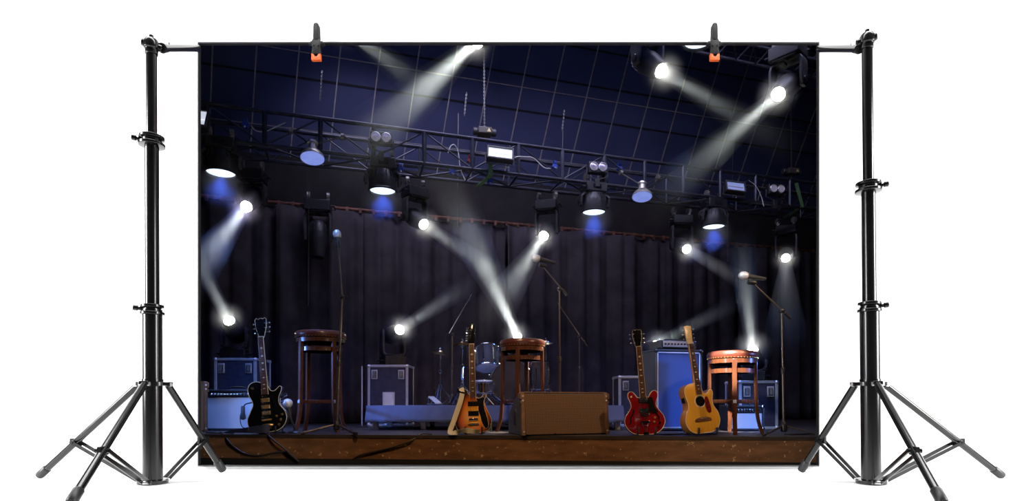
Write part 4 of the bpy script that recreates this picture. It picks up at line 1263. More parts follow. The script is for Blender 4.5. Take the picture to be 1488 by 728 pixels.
# ------------------------------------------------------------------ mic stands
def mic(parent_root, pos, d, parent=None, size=1.0):
    b = Mb().lathe([(0, -.17), (.012, -.168), (.014, -.16), (.023, -.02), (.030, 0), (.0305, .006)], pos, d, seg=16)
    m = b.build('mic_body', 'housing_grey', parent_root)
    Mb().lathe([(.030, .004), (.035, .014), (.0375, .035), (.033, .060), (.018, .076), (0, .080)], pos, d, seg=16).build('mic_grille', 'mic_mesh', m)
    return m
def mic_stand(label, px, Ybase, joint, mic_px, tail=None, micY=None, mic_dir=None, leg_yaw=.4, base_r=.30, with_mic=True, thin=1.0, group='microphone stands', on_riser=False, mat='mic_metal', boom_mat=None):
    base = onfloor(px, Ybase)
    if on_riser: base.z = RZ + .002
    r = thing('mic_stand', label, 'mic stand', base, group=group)
    J = at(joint[0], joint[1], Ybase) - base
    mY = Ybase if micY is None else micY
    Mp = at(mic_px[0], mic_px[1], mY) - base
    hz = .085
    for k in range(3):
        a = leg_yaw + k * 2 * PI / 3
        e = Vector((math.cos(a) * base_r, math.sin(a) * base_r, .012))
        l = Mb().tube([(math.cos(a) * .02, math.sin(a) * .02, hz), e], .0075 * thin, seg=8).build('leg', mat, r)
        Mb().tube([e * .93 + Vector((0, 0, hz * .07)), e * 1.03 + Vector((0, 0, -.001))], .011 * thin, seg=8).build('rubber_foot', 'black_plastic', l)
    Mb().lathe([(.02, hz - .05), (.028, hz - .04), (.030, hz + .0), (.022, hz + .03), (.015, hz + .04)], (0, 0, 0), (0, 0, 1), seg=16).build('leg_hub', 'black_plastic', r)
    mid = J.lerp(Vector((0, 0, hz)), .52)
    Mb().cyl((0, 0, hz - .04), mid, .0115 * thin, seg=12).build('lower_tube', mat, r)
    Mb().lathe([(.012, -.03), (.018, -.028), (.018, .02), (.013, .03)], mid, (0, 0, 1), seg=14).build('clutch', 'black_plastic', r)
    Mb().cyl(mid, J, .0082 * thin, seg=12).build('upper_tube', mat, r)
    d = (Mp - J).normalized()
    tl = J - d * .02 if tail is None else at(tail[0], tail[1], Ybase - (0 if micY is None else (mY - Ybase) * .3)) - base
    end = Mp - d * .09
    b = Mb().cyl(tl, end, .0068 * thin, seg=10)
    bo = b.build('boom', boom_mat or mat, r)
    if tail is not None:
        Mb().cyl(tl, tl + d * .07, .013 * thin, seg=10).build('boom_grip', 'black_plastic', bo)
    jb = Mb().lathe([(.012, -.02), (.02, -.016), (.02, .016), (.012, .02)], J, frame_of(d)[0], seg=12)
    jb.cyl(J, J + frame_of(d)[0] * .05, .007, seg=8)
    jb.build('boom_joint', 'black_plastic', r)
    if with_mic:
        md = Vector(mic_dir).normalized() if mic_dir else d
        Mb().lathe([(.010, -.04), (.021, -.03), (.023, .03), (.020, .035)], end + d * .01, md, seg=12).build('mic_clip', 'black_plastic', r)
        mic(r, Mp - md * .02, md)
    return r
mic_stand('straight mic stand in front of the left bar stool', 489, edge_at(489) + .14, (497, 432), (490, 343), leg_yaw=-.70, base_r=.30, thin=1.45)
mic_stand('mic stand with slanted boom rising behind the floor monitor', 814, edge_at(814) + .38, (813, 420), (781, 376), tail=(824, 429), leg_yaw=.3, mic_dir=(-.75, -.3, .1))
mic_stand('mic stand with long boom at the right end of the stage', 1139, edge_at(1139) + .16, (1136, 452), (1083, 401), tail=(1149, 463), leg_yaw=-.47, base_r=.29, mic_dir=(-1, -.1, .12))
mic_stand('bluish boom stand without visible mic, left of the drum kit', 657, 6.74, (657, 486), (690, 417), tail=(648, 492), with_mic=False, group='boom stands at the drum kit', boom_mat='chrome', thin=1.1, on_riser=True, base_r=.16)
mic_stand('thin boom stand behind the middle mic stand, right of the drum kit', 842, 6.9, (842, 489), (804, 430), tail=(853, 503), with_mic=False, thin=.8, on_riser=True, group='boom stands at the drum kit')

# ------------------------------------------------------------------ flight cases
def flight_case(label, px0, px1, ptop, Y, depth=.42, pbot=None, yaw=0.0, card=None, latch=True, name='flight_case'):
    xa, xb = at(px0, 0, Y).x, at(px1, 0, Y).x
    w = xb - xa
    z0 = FLOOR + .0 if pbot is None else at(0, pbot, Y).z
    h = at(0, ptop, Y).z - z0
    r = thing(name, label, 'flight case', ((xa + xb) / 2, Y, z0), (0, 0, yaw), group='flight cases with metal edges')
    Mb().box((0, depth / 2, h / 2 + .003), (w - .012, depth - .012, h - .018)).build('shell', 'case_navy', r, bev=.003)
    b = Mb()
    e = .030
    for sx in (-1, 1):
        for y in (0, depth):
            b.box((sx * (w / 2 - e / 2), y + (e / 2 if y == 0 else -e / 2), h / 2), (e, e, h))
        for z in (e / 2, h - e / 2):
            b.box((sx * (w / 2 - e / 2), depth / 2, z), (e, depth - 2 * e, e))
    for y in (e / 2, depth - e / 2):
        for z in (e / 2, h - e / 2):
            b.box((0, y, z), (w - 2 * e, e, e))
    b.build('edge_trim', 'alu', r, bev=.003)
    for sx in (-1, 1):
        for y in (0, depth):
            for z in (0, h):
                Mb().ball((sx * (w / 2 - .014), y + (.014 if y == 0 else -.014), z + (.018 if z == 0 else -.018)), .03, 12, 0, (.8, .8, .8)).build('ball_corner', 'alu', r)
    if latch:
        for sx in (-1, 1):
            c = Vector((sx * (w / 2 - .085), -.002, h - .12))
            k = Mb().box(c, (.075, .008, .115)).build('handle_dish', 'alu', r, bev=.004)
            Mb().tube([c + Vector((-.02, -.008, .03)), c + Vector((-.02, -.014, -.03)), c + Vector((.02, -.014, -.03)), c + Vector((.02, -.008, .03))], .005, seg=6).build('handle_bar', 'chrome', k)
            Mb().box(c + Vector((0, -.005, 0)), (.05, .004, .085)).build('dish_recess', 'hook', k)
    if card:
        cx, cy, cw, ch = card
        k = Mb().box((cx * w, .0, cy * h), (cw * w, .012, ch * h)).build('card_frame', 'alu', r, bev=.002)
        Mb().box((cx * w, -.007, cy * h), (cw * w * .82, .004, ch * h * .86)).build('card', 'white_card', k)
    return r
flight_case('flight case behind the light grey amplifier at the left', 311, 372, 520, 6.75)
flight_case('tall flight case with a white card left of the blue drum riser', 534, 593, 530, 7.16, card=(.02, .42, .30, .27))
flight_case('flight case behind the right stool and the small pale amplifier', 1074, 1131, 553, 6.35, card=(-.12, .36, .40, .18))
flight_case('dark flight case half hidden between red guitar and blue amplifier', 899, 946, 546, 7.0)

# ------------------------------------------------------------------ amplifiers
def combo(label, px0, px1, ptop, Y, depth=.26, yaw=0.0, pbot=None, nk=14):
    xa, xb = at(px0, 0, Y).x, at(px1, 0, Y).x
    w = xb - xa
    h = at(0, ptop, Y).z - FLOOR
    r = thing('guitar_amplifier', label, 'amplifier', ((xa + xb) / 2, Y, FLOOR), (0, 0, yaw), group='pale combo amplifiers')
    hp = .065
    b = Mb()
    t = .018
    b.box((0, depth / 2, h - t / 2), (w, depth, t)); b.box((0, depth / 2, t / 2 + .006), (w, depth, t))
    for s in (-1, 1): b.box((s * (w / 2 - t / 2), depth / 2, h / 2 + .003), (t, depth, h - t * 2))
    b.box((0, depth - t / 2, h / 2), (w - 2 * t, t, h - 2 * t))
    b.build('cabinet', 'amp_tolex', r, bev=.004)
    Mb().box((0, .02, (h - hp) / 2), (w - 2 * t - .002, .012, h - hp - 2 * t)).build('grille', 'grille_silver', r)
    Mb().box((0, .016, h - t - hp / 2), (w - 2 * t - .002, .012, hp * .84)).build('control_panel', 'housing', r)
    for k in range(nk):
        x = (k - (nk - 1) / 2) * (w - .09) / nk
        Mb().lathe([(.012, 0), (.0115, .006), (.008, .010), (.008, .018), (0, .0185)], (x, .010, h - t - hp / 2), (0, -1, 0), seg=10).build('control_knob', 'chrome', r)
    b = Mb().tube(crom([(-.09, depth / 2, h), (-.07, depth / 2, h + .022), (0, depth / 2, h + .028), (.07, depth / 2, h + .022), (.09, depth / 2, h)], 4), .009, seg=8)
    b.build('handle', 'black_plastic', r)
    for s in (-1, 1):
        for z in (.02, h - .016):
            Mb().ball((s * (w / 2 - .012), .012, z), .020, 10).build('corner_cap', 'chrome', r)
    return r
combo('pale grey combo amplifier with a row of knobs behind the black guitar', 298, 377, 566, 6.05)
combo('small pale combo amplifier seen through the legs of the right stool', 1058, 1111, 589, 6.0, nk=10)
# small mic hanging at the left amplifier
r = thing('amp_mic', 'small mic on a short arm in front of the left pale amplifier', 'microphone', onfloor(353, 5.86))
o0 = r.location
q = [at(382, 581, 5.86) - o0, at(366, 585, 5.86) - o0, at(356, 588, 5.86) - o0, at(353, 596, 5.86) - o0]
Mb().tube(crom(q, 5), .007, seg=8).build('arm', 'black_plastic', r)
mb = Mb().lathe([(.013, -.03), (.019, -.02), (.021, .05), (.028, .07), (.027, .10), (.012, .11), (0, .112)], at(353, 594, 5.86) - o0, (0, 0, -1), seg=14).build('mic_body', 'housing_grey', r)
Mb().tube(crom([at(353, 593, 5.86) - o0, at(349, 606, 5.86) - o0, at(352, 620, 5.85) - o0, at(365, 626, 5.8) - o0 + Vector((0, 0, .012))], 6), .004, seg=6).build('lead', 'cable', r)
Mb().cyl(Vector((.17, 0, 0)) , at(382, 581, 5.86) - o0, .007, seg=8).build('post', 'black_plastic', r)
Mb().lathe([(0, 0), (.075, 0), (.075, .008), (.06, .016), (.012, .02)], (.17, 0, 0), seg=20).build('base', 'black_plastic', r)

# blue round-headed mic on low stand right of the black guitar
r = thing('low_mic_stand', 'low mic stand with a silver round mic between black guitar and left stool', 'mic stand', onfloor(430, 5.60))
o0 = r.location
mp = at(418, 588, 5.60) - o0
Mb().lathe([(0, 0), (.07, 0), (.07, .008), (.06, .018), (.014, .024)], seg=24).build('base', 'black_plastic', r)
Mb().tube([(0, 0, .02), mp + Vector((.02, 0, -.12))], .011, seg=10).build('post', 'black_plastic', r)
mm = Mb().lathe([(.012, -.16), (.016, -.15), (.024, -.02), (.030, 0)], mp, (-.15, -.1, 1), seg=16).build('mic_body', 'housing_grey', r)
Mb().ball(mp + Vector((0, 0, .012)), .046, 16).build('mic_grille', 'mic_mesh', mm)
Mb().cyl(at(402, 580, 5.62) - o0, at(417, 573, 5.62) - o0, .014, seg=10).build('cross_arm', 'chrome', r)
Mb().cyl(at(410, 577, 5.62) - o0, mp + Vector((0, 0, -.08)), .007, seg=8).build('arm', 'black_plastic', r)

# bass stack: tall blue-fronted cabinet with a head on top
Y = 5.95
xa, xb = at(947, 0, Y).x, at(1022, 0, Y).x; w = xb - xa; h = at(0, 507, Y).z - FLOOR
r = thing('speaker_cabinet', 'tall blue-fronted speaker cabinet between red and acoustic guitars', 'speaker cabinet', ((xa + xb) / 2 + .03, Y + .05, FLOOR), (0, 0, .22))
b = Mb(); t = .022; dp = .38
b.box((0, dp / 2, h - t / 2), (w, dp, t)); b.box((0, dp / 2, t / 2 + .012), (w, dp, t))
for s in (-1, 1): b.box((s * (w / 2 - t / 2), dp / 2, h / 2 + .006), (t, dp, h - 2 * t - .012))
b.box((0, dp - t / 2, h / 2), (w - 2 * t, t, h - 2 * t))
b.build('cabinet', 'amp_tolex', r, bev=.006)
Mb().box((0, .02, h / 2 + .006), (w - 2 * t - .002, .014, h - 2 * t - .016)).build('grille', 'grille_blue', r)
b = Mb()
for s in (-1, 1): b.box((s * (w / 2 - t - .006), .008, h / 2), (.010, .012, h - 2 * t - .02)); b.box((0, .008, h / 2 + s * (h / 2 - t - .012)), (w - 2 * t - .024, .012, .010))
b.build('piping', 'alu', r)
for sx in (-1, 1):
    for z in (.03, h - .018): Mb().ball((sx * (w / 2 - .012), .012, z), .024, 10).build('corner_cap', 'black_plastic', r)
b = Mb()
for sx in (-1, 1):
    for y in (.05, dp - .05): b.cyl((sx * (w / 2 - .05), y, 0), (sx * (w / 2 - .05), y, .014), .02, seg=12)
b.build('rubber_feet', 'black_plastic', r)
r2 = thing('amplifier_head', 'flat amplifier head lying on top of the tall blue speaker cabinet', 'amplifier', r.location + Vector((.0, .03, h + .001)), (0, 0, .22))
hw, hh_ = .40, .095
Mb().box((0, .13, hh_ / 2 + .008), (hw, .24, hh_ - .016)).build('case', 'housing_grey', r2, bev=.005)
Mb().box((0, .006, hh_ / 2 + .008), (hw - .05, .012, hh_ - .035)).build('front_panel', 'amp_panel', r2, bev=.002)
for k in range(9): Mb().lathe([(.010, 0), (.009, .010), (0, .012)], ((k - 4) * .036, 0.0, hh_ / 2 + .008), (0, -1, 0), seg=10).build('control_knob', 'black_plastic', r2)
Mb().tube(crom([(-.10, .12, hh_), (-.08, .12, hh_ + .018), (.08, .12, hh_ + .018), (.10, .12, hh_)], 4), .008, seg=8).build('handle', 'black_plastic', r2)
for sx in (-1, 1): Mb().tube([(sx * (hw / 2 - .012), -.002, .015), (sx * (hw / 2 - .012), -.022, .02), (sx * (hw / 2 - .012), -.022, hh_ - .012), (sx * (hw / 2 - .012), -.002, hh_ - .008)], .006, seg=6).build('rack_handle', 'chrome', r2)

# ------------------------------------------------------------------ floor monitor (wedge)
def wedge(label, px0, px1, ptop, Yf, yaw, side_w, name='floor_monitor'):
    """front grille from px0 to px1 at distance Yf; the side panel shows to its left"""
    c = onfloor((px0 + px1) / 2, Yf)
    w = (px1 - px0) / FPX * Yf / math.cos(yaw)
    H = at(0, ptop, Yf).z - FLOOR
    r = thing(name, label, 'floor monitor', c, (0, 0, yaw), group='brown floor monitors')
    # side profile in y,z : front face leaning back, sloped top towards the rear
    prof = [(0.0, 0.0), (0.035, H), (.12, H), (.40, H * .50), (.40, .0)]
    b = Mb()
    L = [b.bm.verts.new((-w / 2 + .012, y, z)) for y, z in prof]; R_ = [b.bm.verts.new((w / 2 - .012, y, z)) for y, z in prof]
    n = len(prof)
    for i in range(n):
        j = (i + 1) % n
        b._f([L[i], L[j], R_[j], R_[i]], 0)
    b._f(L[::-1], 0); b._f(R_, 0)
    b.build('cabinet', 'wedge_side', r, bev=.008)
    sl_ = math.atan2(.035, H)
    g_ = Mb().box((0, 0, 0), (w - .075, .012, H - .018))
    go = g_.build('grille', 'grille_brown', r, bev=.002, loc=(0, .0165 - .012, H / 2)); go.rotation_euler = (-sl_, 0, 0)
    for s in (-1, 1):
        k = Mb().box((0, 0, 0), (.034, .03, H + .006)).build('end_rail', 'wedge_wood', r, bev=.004, loc=(s * (w / 2 - .019), .012, H / 2 + .001)); k.rotation_euler = (-sl_, 0, 0)
        for zz in (-H / 2 + .03, H / 2 - .03, H / 2 - .07):
            Mb().lathe([(.009, 0), (.008, .004), (0, .005)], (0, -.015, zz), (0, -1, 0), seg=10).build('bolt', 'alu', k)
        kk = Mb().box((s * .02, .0, H / 2 - .03), (.018, .05, .05)); kk.box((s * .02, 0, H / 2 - .085), (.014, .04, .03))
        kk.build('flying_bracket', 'wedge_wood', k, bev=.003)
    Mb().box((0, -.0, H + .004), (w - .02, .028, .010)).build('top_lip', 'wedge_wood', r, loc=(0, .045, -.0), bev=.002)
    # handle recess in the left side
    oc = [(.13, .10), (.16, .07), (.21, .07), (.24, .10), (.24, .20), (.21, .235), (.16, .235), (.13, .20)]
    k = Mb(); v0 = [k.bm.verts.new((-w / 2 + .006, y + .02, z)) for y, z in oc]; v1 = [k.bm.verts.new((-w / 2 + .013, y + .02, z)) for y, z in oc]
    for i in range(8): k._f([v0[i], v0[(i + 1) % 8], v1[(i + 1) % 8], v1[i]], 0)
    k._f(v0[::-1], 0); k._f(v1, 0)
    hp = k.build('handle_plate', 'wedge_side', r)
    Mb().box((-w / 2 + .006, .195, .152), (.006, .055, .13)).build('handle_recess', 'black_plastic', hp, bev=.004)
    return r
Ym = edge_at(825) + .03
wedge('wide brown floor monitor with a perforated grille at the stage edge, before the middle stool', 757, 888, 571, Ym + .11, .32, .2)
Yw = edge_at(280) + .18
wedge('brown floor monitor cut off by the left edge of the stage picture', 147, 283, 554, Yw + .1, .50, .2)

# ------------------------------------------------------------------ drum riser: tables under blue cloth
def riser(label, px0, px1, ptop, Y, depth, yaw=0.0, skirt=.17):
    xa, xb = at(px0, 0, Y).x, at(px1, 0, Y).x; w = xb - xa
    H = at(0, ptop, Y).z - FLOOR
    r = thing('stage_riser', label, 'stage riser', ((xa + xb) / 2, Y, FLOOR), (0, 0, yaw), group='cloth-covered drum risers')
    Mb().box((0, depth / 2, H - .03), (w - .01, depth - .01, .05)).build('deck', 'wood_red', r)
    rnd = random.Random(int(px0))
    b = Mb()
    per = [(-w / 2, depth), (-w / 2, 0), (w / 2, 0), (w / 2, depth)]
    ring_t, ring_b = [], []
    pts = []
    for (x0, y0), (x1, y1) in zip(per, per[1:]):
        n = max(4, int(math.hypot(x1 - x0, y1 - y0) / .035))
        for k in range(n): pts.append((x0 + (x1 - x0) * k / n, y0 + (y1 - y0) * k / n))
    pts.append(per[-1])
    rows = 5
    grid = []
    for i in range(rows + 1):
        row = []
        for k, (x, y) in enumerate(pts):
            t = i / rows
            f = 1 + (.010 * math.sin(k * .9) + .008 * math.sin(k * 2.3 + 1)) * t * 2
            z = H - t * skirt + (.006 * math.sin(k * 1.1) if i == rows else 0)
            row.append(b.bm.verts.new((x + math.copysign(.012 * t, x) , y - .03 * t * (1 if y < depth * .5 else 0) + .006 * math.sin(k * 1.7) * t, z)))
        grid.append(row)
    for i in range(rows):
        for k in range(len(pts) - 1): b._f([grid[i][k], grid[i][k + 1], grid[i + 1][k + 1], grid[i + 1][k]], 0)
    b._f([grid[0][k] for k in range(len(pts))][::-1], 0)
    o = b.build('cloth', 'riser_cloth', r, angle=1.0)
    so = o.modifiers.new('thick', 'SOLIDIFY'); so.thickness = .006; so.offset = 1
    for sx in (-.46, -.15, .15, .46):
        for y in (.12, depth - .12):
            Mb().box((sx * w, y, (H - .055) / 2), (.055, .055, H - .055)).build('leg', 'alu', r)
    return r
riser('blue cloth-covered drum riser left of the sunburst guitar', 533, 762, 590, 6.15, .95)
riser('blue cloth-covered riser behind the floor monitor, right of the drum riser', 771, 905, 590, 6.15, .95)
RZ = at(0, 590, 6.15).z + .008
def onriser(px, Y): 
    p = at(px, 585, Y); p.z = RZ + .004
    return p

# ------------------------------------------------------------------ drum kit on the riser
def drum(name, label, c, axis, r_, depth, shell, skin, cat='drum', lugs=8, front='drum_skin'):
    r = thing(name, label, cat, c, group='drums of the kit')
    d = Vector(axis).normalized()
    x, y, _ = frame_of(d)
    Mb().lathe([(r_ * .97, -depth / 2), (r_, -depth / 2 + .004), (r_, depth / 2 - .004), (r_ * .97, depth / 2)], (0, 0, 0), d, seg=36).build('shell', shell, r)
    for s, mt in ((-1, front), (1, skin)):
        Mb().lathe([(0, s * (depth / 2 + .004)), (r_ * .97, s * (depth / 2 + .004)), (r_ * .985, s * (depth / 2 + .001)), (r_ * .97, s * (depth / 2 - .003)), (0, s * (depth / 2 - .003))], (0, 0, 0), d, seg=36).build('drum_head', mt, r)
        Mb().tube([d * s * (depth / 2 + .004) + (x * math.cos(2 * PI * k / 40) + y * math.sin(2 * PI * k / 40)) * r_ * 1.03 for k in range(40)], .008, seg=8, closed=True).build('hoop', 'chrome', r)
    for k in range(lugs):
        a = 2 * PI * (k + .5) / lugs
        o = x * math.cos(a) + y * math.sin(a)
        lb = Mb().bar(o * (r_ + .008) - d * depth * .32, o * (r_ + .008) + d * depth * .32, .016, .018, up=o)
        lb.cyl(o * (r_ * 1.03) - d * depth / 2, o * (r_ * 1.03) + d * depth / 2, .0035, seg=6)
        lb.build('lug', 'chrome', r)
    return r
YD = 6.60
tom = drum('tom_drum', 'grey rack tom hanging tilted beside the middle stool', at(708, 521, YD), (.06, -.42, -1), .130, .235, 'drum_shell', 'drum_skin')
bass = drum('bass_drum', 'dark bass drum seen through the legs of the middle stool', onriser(741, YD + .12) + Vector((0, 0, .254)), (.12, -1, .02), .235, .36, 'drum_shell', 'bass_skin', lugs=10, front='drum_skin')
for s in (-1, 1):
    Mb().tube([(s * .2, .0, -.14), (s * .27, -.12, -.243)], .009, seg=8).build('spur', 'chrome', bass)
Mb().lathe([(.052, 0), (.052, .004), (.060, .004), (.060, 0)], Vector((.12, -1, .02)).normalized() * .184 + Vector((-.075, 0, .06)), (.12, -1, .02), seg=24).build('port_ring', 'chrome', bass)
tm = Mb().tube(crom([(0, -.02, .235), (-.01, -.04, .32), (-.08, -.08, .36), at(708, 536, YD) - (onriser(741, YD + .12) + Vector((0, 0, .254))) + Vector((.06, .16, .04))], 6), .010, seg=8)
tm.build('tom_holder', 'chrome', bass)
floor_tom = drum('floor_tom', 'floor tom standing at the right of the bass drum behind the middle stool', onriser(779, YD + .1) + Vector((0, 0, .33)), (0, -.03, 1), .15, .30, 'drum_shell', 'drum_skin')
for k in range(3):
    a = .5 + k * 2.094
    Mb().tube([(.165 * math.cos(a), .165 * math.sin(a), .08), (.165 * math.cos(a), .165 * math.sin(a), -.25), (.19 * math.cos(a), .19 * math.sin(a), -.33)], .007, seg=8).build('leg', 'chrome', floor_tom)
def hw_stand(name, label, px, Y, htop, kind, r_=.2, tilt=(0, 0, 1), cat='cymbal'):
    r = thing(name, label, cat, onriser(px, Y), group='stands of the drum kit')
    for k in range(3):
        a = .3 + k * 2.094
        e = Vector((.17 * math.cos(a), .17 * math.sin(a), .010))
        l = Mb()
        l.bar((.015 * math.cos(a), .015 * math.sin(a), .22), e, .012, .016); l.bar((.02 * math.cos(a), .02 * math.sin(a), .06), e * .55 + Vector((0, 0, .105)), .010, .008)
        l.build('leg', 'chrome', r)
    Mb().cyl((0, 0, .03), (0, 0, htop * .6), .013, seg=10).build('lower_tube', 'chrome', r)
    Mb().lathe([(.014, -.02), (.024, -.016), (.024, .016), (.014, .02)], (0, 0, htop * .6), seg=12).build('clamp_ring', 'chrome', r)
    Mb().lathe([(.014, -.02), (.024, -.016), (.024, .016), (.014, .02)], (0, 0, .23), seg=12).build('clamp_ring', 'chrome', r)
    Mb().cyl((0, 0, htop * .6), (0, 0, htop), .008, seg=10).build('upper_tube', 'chrome', r)
    if kind in ('hihat', 'crash'):
        zs = (htop - .06, htop - .035) if kind == 'hihat' else (htop - .03,)
        for i, z in enumerate(zs):
            s = -1 if (kind == 'hihat' and i == 0) else 1
            Mb().lathe([(0, s * .022), (.02, s * .020), (.034, s * .006), (r_ * .6, -s * .004), (r_, -s * .018), (r_, -s * .020), (.034, s * .003), (0, s * .018)], (0, 0, z), tilt, seg=32).build('cymbal_plate', 'brass', r)
        Mb().lathe([(.008, 0), (.010, .004), (.004, .02), (0, .02)], (0, 0, htop), seg=10).build('wing_nut', 'chrome', r)
    return r
hw_stand('hi_hat', 'hi-hat on a chrome stand left of the rack tom', 672, YD - .05, .72, 'hihat', .11)
hw_stand('cymbal_stand', 'tall chrome cymbal stand behind the bluish boom stand', 640, YD + .40, .66, 'crash', .10, (.2, -.2, 1))
hw_stand('cymbal_stand', 'chrome cymbal stand at the right side of the drum kit behind the stool', 793, YD + .05, .74, 'crash', .09, (-.15, -.2, 1))
sn = drum('snare_drum', 'chrome snare drum low behind the neck of the sunburst guitar', onriser(703, YD - .22) + Vector((0, 0, .20)), (0, -.15, 1), .105, .11, 'chrome', 'drum_skin')
for k in range(3):
    a = .2 + k * 2.094
    Mb().tube([(0, 0, -.08), (.11 * math.cos(a), .11 * math.sin(a), -.198)], .007, seg=8).build('leg', 'chrome', sn)
Mb().cyl((0, 0, -.06), (0, 0, -.13), .012, seg=10).build('post', 'chrome', sn)
# pedal
r = thing('hi_hat_pedal', 'chrome foot pedal on the drum riser left of the sunburst guitar', 'pedal', onriser(632, YD - .16), (0, 0, .5))
Mb().box((0, 0, .01), (.09, .26, .012)).build('base_plate', 'chrome', r, bev=.002)
Mb().box((0, .01, .055), (.07, .24, .010), (.30, 0, 0)).build('foot_board', 'alu', r, bev=.003)
b = Mb()
for s in (-1, 1): b.cyl((s * .04, .11, .01), (s * .04, .12, .17), .007, seg=8)
b.build('uprights', 'chrome', r)
# ------------------------------------------------------------------ moving heads on the floor and on cases
FB = [
 (333, 466, 262, 330, 5.4, 13, .8, 1.0, 6.9, 'lit moving head standing on the flight case at the left'),
 (581, 479, 700, 402, 5.6, 14, .7, 1.0, 7.36, 'lit moving head standing on the flight case with the white card'),
 (752, 489, 614, 195, 4.6, 42, 2.3, .9, 7.5, 'lit moving head glaring right behind the seat of the middle stool'),
 (953, 500, 1085, 432, 6.0, 12, .4, .8, 7.8, 'lit moving head half hidden beside the amplifier head'),
 (1094, 508, 1074, 335, 5.6, 19, .55, .9, 6.6, 'lit moving head standing on the flight case behind the right stool'),
]
for px, py, ex, ey, eY, hw, stg, sz, Y, lab in FB:
    lens = at(px, py, Y); end = at(ex, ey, eY); d = (end - lens).normalized()
    piv = lens - d * .25 * sz
    # what it stands on
    sup = {333: at(0, 520, 6.75).z, 581: at(0, 530, 7.16).z, 1094: at(0, 553, 6.35).z}.get(px, None)
    if sup is not None: drop = (piv.z - sup - .013) / sz
    else: drop = .34
    head('moving_head', lab, lens, d, False, sz, 'beam', 'lens_white', group='lit moving heads standing on stage', drop=max(.2, drop))
    if sup is None:
        # black pedestal truss tower under it
        p = piv.copy(); top = piv.z - .34 * sz - .013
        rr = thing('lamp_pedestal', {752: 'black pedestal under the moving head behind the middle stool', 953: 'black pedestal under the moving head beside the amplifier head'}[px], 'pedestal', (p.x, p.y, FLOOR))
        hh2 = top - FLOOR
        Mb().box((0, 0, .01), (.42, .42, .02)).build('base_plate', 'black_plastic', rr, bev=.003)
        Mb().box((0, 0, hh2 - .01), (.34, .34, .02)).build('top_plate', 'black_plastic', rr, bev=.003)
        for sx in (-1, 1):
            for sy in (-1, 1): Mb().cyl((sx * .12, sy * .12, .02), (sx * .12, sy * .12, hh2 - .02), .018, seg=10).build('post', 'black_plastic', rr)
    BEAMS.append((lens, end, hw, eY, stg, 'lens_white'))

# ------------------------------------------------------------------ cables over the stage edge
def edge_cable(label, pts, rad=.0085, off=0.0):
    P = []
    for x, y in pts:
        Yc = edge_at(x) - .004 - rad - off
        p = at(x, y, Yc)
        if p.z > FLOOR - .01:
            p = onfloor(x, Yc + .05); p.z = FLOOR + rad + .001
        P.append(p)
    return tag(Mb().tube(crom(P, 8), rad, seg=8).build('stage_cable', 'cable'), label, 'cable', 'cables hanging over the stage front')
edge_cable('black cable drooping in a low loop over the stage front at the left', [(318, 626), (323, 632), (332, 641), (341, 650), (356, 659), (376, 662), (398, 658), (416, 657), (427, 664), (433, 670)])
edge_cable('black cable running from the black guitar down the stage front', [(376, 628), (386, 632), (398, 640), (413, 652), (426, 664), (434, 671)], off=.02)
edge_cable('thin black cable slanting down the stage front left of the sunburst guitar', [(628, 629), (612, 634), (596, 641), (570, 650), (545, 656), (524, 661), (510, 669)], .007)
def floor_cable(label, pts, rad=.007):
    P = [onfloor(x, Y) + Vector((0, 0, rad + .001)) for x, Y in pts]
    return tag(Mb().tube(crom(P, 8), rad, seg=7).build('stage_cable', 'cable'), label, 'cable', 'cables lying on the stage')
floor_cable('cable lying on the boards before the light grey amplifier', [(300, 5.5), (312, 5.46), (326, 5.5), (340, 5.48)])
floor_cable('cable on the boards between red guitar and acoustic guitar', [(950, 5.28), (968, 5.2), (985, 5.26), (1000, 5.4)])
floor_cable('cable on the boards at the foot of the right mic stand', [(1140, 5.3), (1152, 5.2), (1168, 5.25), (1184, 5.3)])
# thin post left of the flight case with the card
r = thing('cable_post', 'thin upright post at the left side of the flight case with white card', 'post', onfloor(526, 6.9))
Mb().cyl((0, 0, 0), (0, 0, at(0, 532, 6.9).z - FLOOR), .008, seg=8).build('tube', 'alu', r)
Mb().lathe([(0, 0), (.07, 0), (.07, .01), (.01, .02)], seg=16).build('base', 'black_plastic', r)
# ------------------------------------------------------------------ haze lit by the beams
def haze_mat(L, dens, idx):
    m = bpy.data.materials.new('beam_haze')
    m.use_nodes = True
    nt = m.node_tree
    nt.nodes.remove(nt.nodes['Principled BSDF'])
    out = [n for n in nt.nodes if n.type == 'OUTPUT_MATERIAL'][0]
    vs = nt.nodes.new('ShaderNodeVolumeScatter')
    vs.inputs['Color'].default_value = (0.92, 0.95, 0.97, 1)
    vs.inputs['Anisotropy'].default_value = 0.0
    tc = nt.nodes.new('ShaderNodeTexCoord')
    sp = nt.nodes.new('ShaderNodeSeparateXYZ')
    nt.links.new(tc.outputs['Object'], sp.inputs[0])
    mr = nt.nodes.new('ShaderNodeMapRange')
    mr.interpolation_type = 'SMOOTHSTEP'
    mr.inputs['From Min'].default_value = L * 1.0; mr.inputs['From Max'].default_value = L * 0.0
    mr.inputs['To Min'].default_value = 0; mr.inputs['To Max'].default_value = dens
    nt.links.new(sp.outputs['Z'], mr.inputs['Value'])
    nt.links.new(mr.outputs[0], vs.inputs['Density'])
    nt.links.new(vs.outputs[0], out.inputs['Volume'])
    return m
HAZE_D, BEAM_W = 0.55, 1100.0
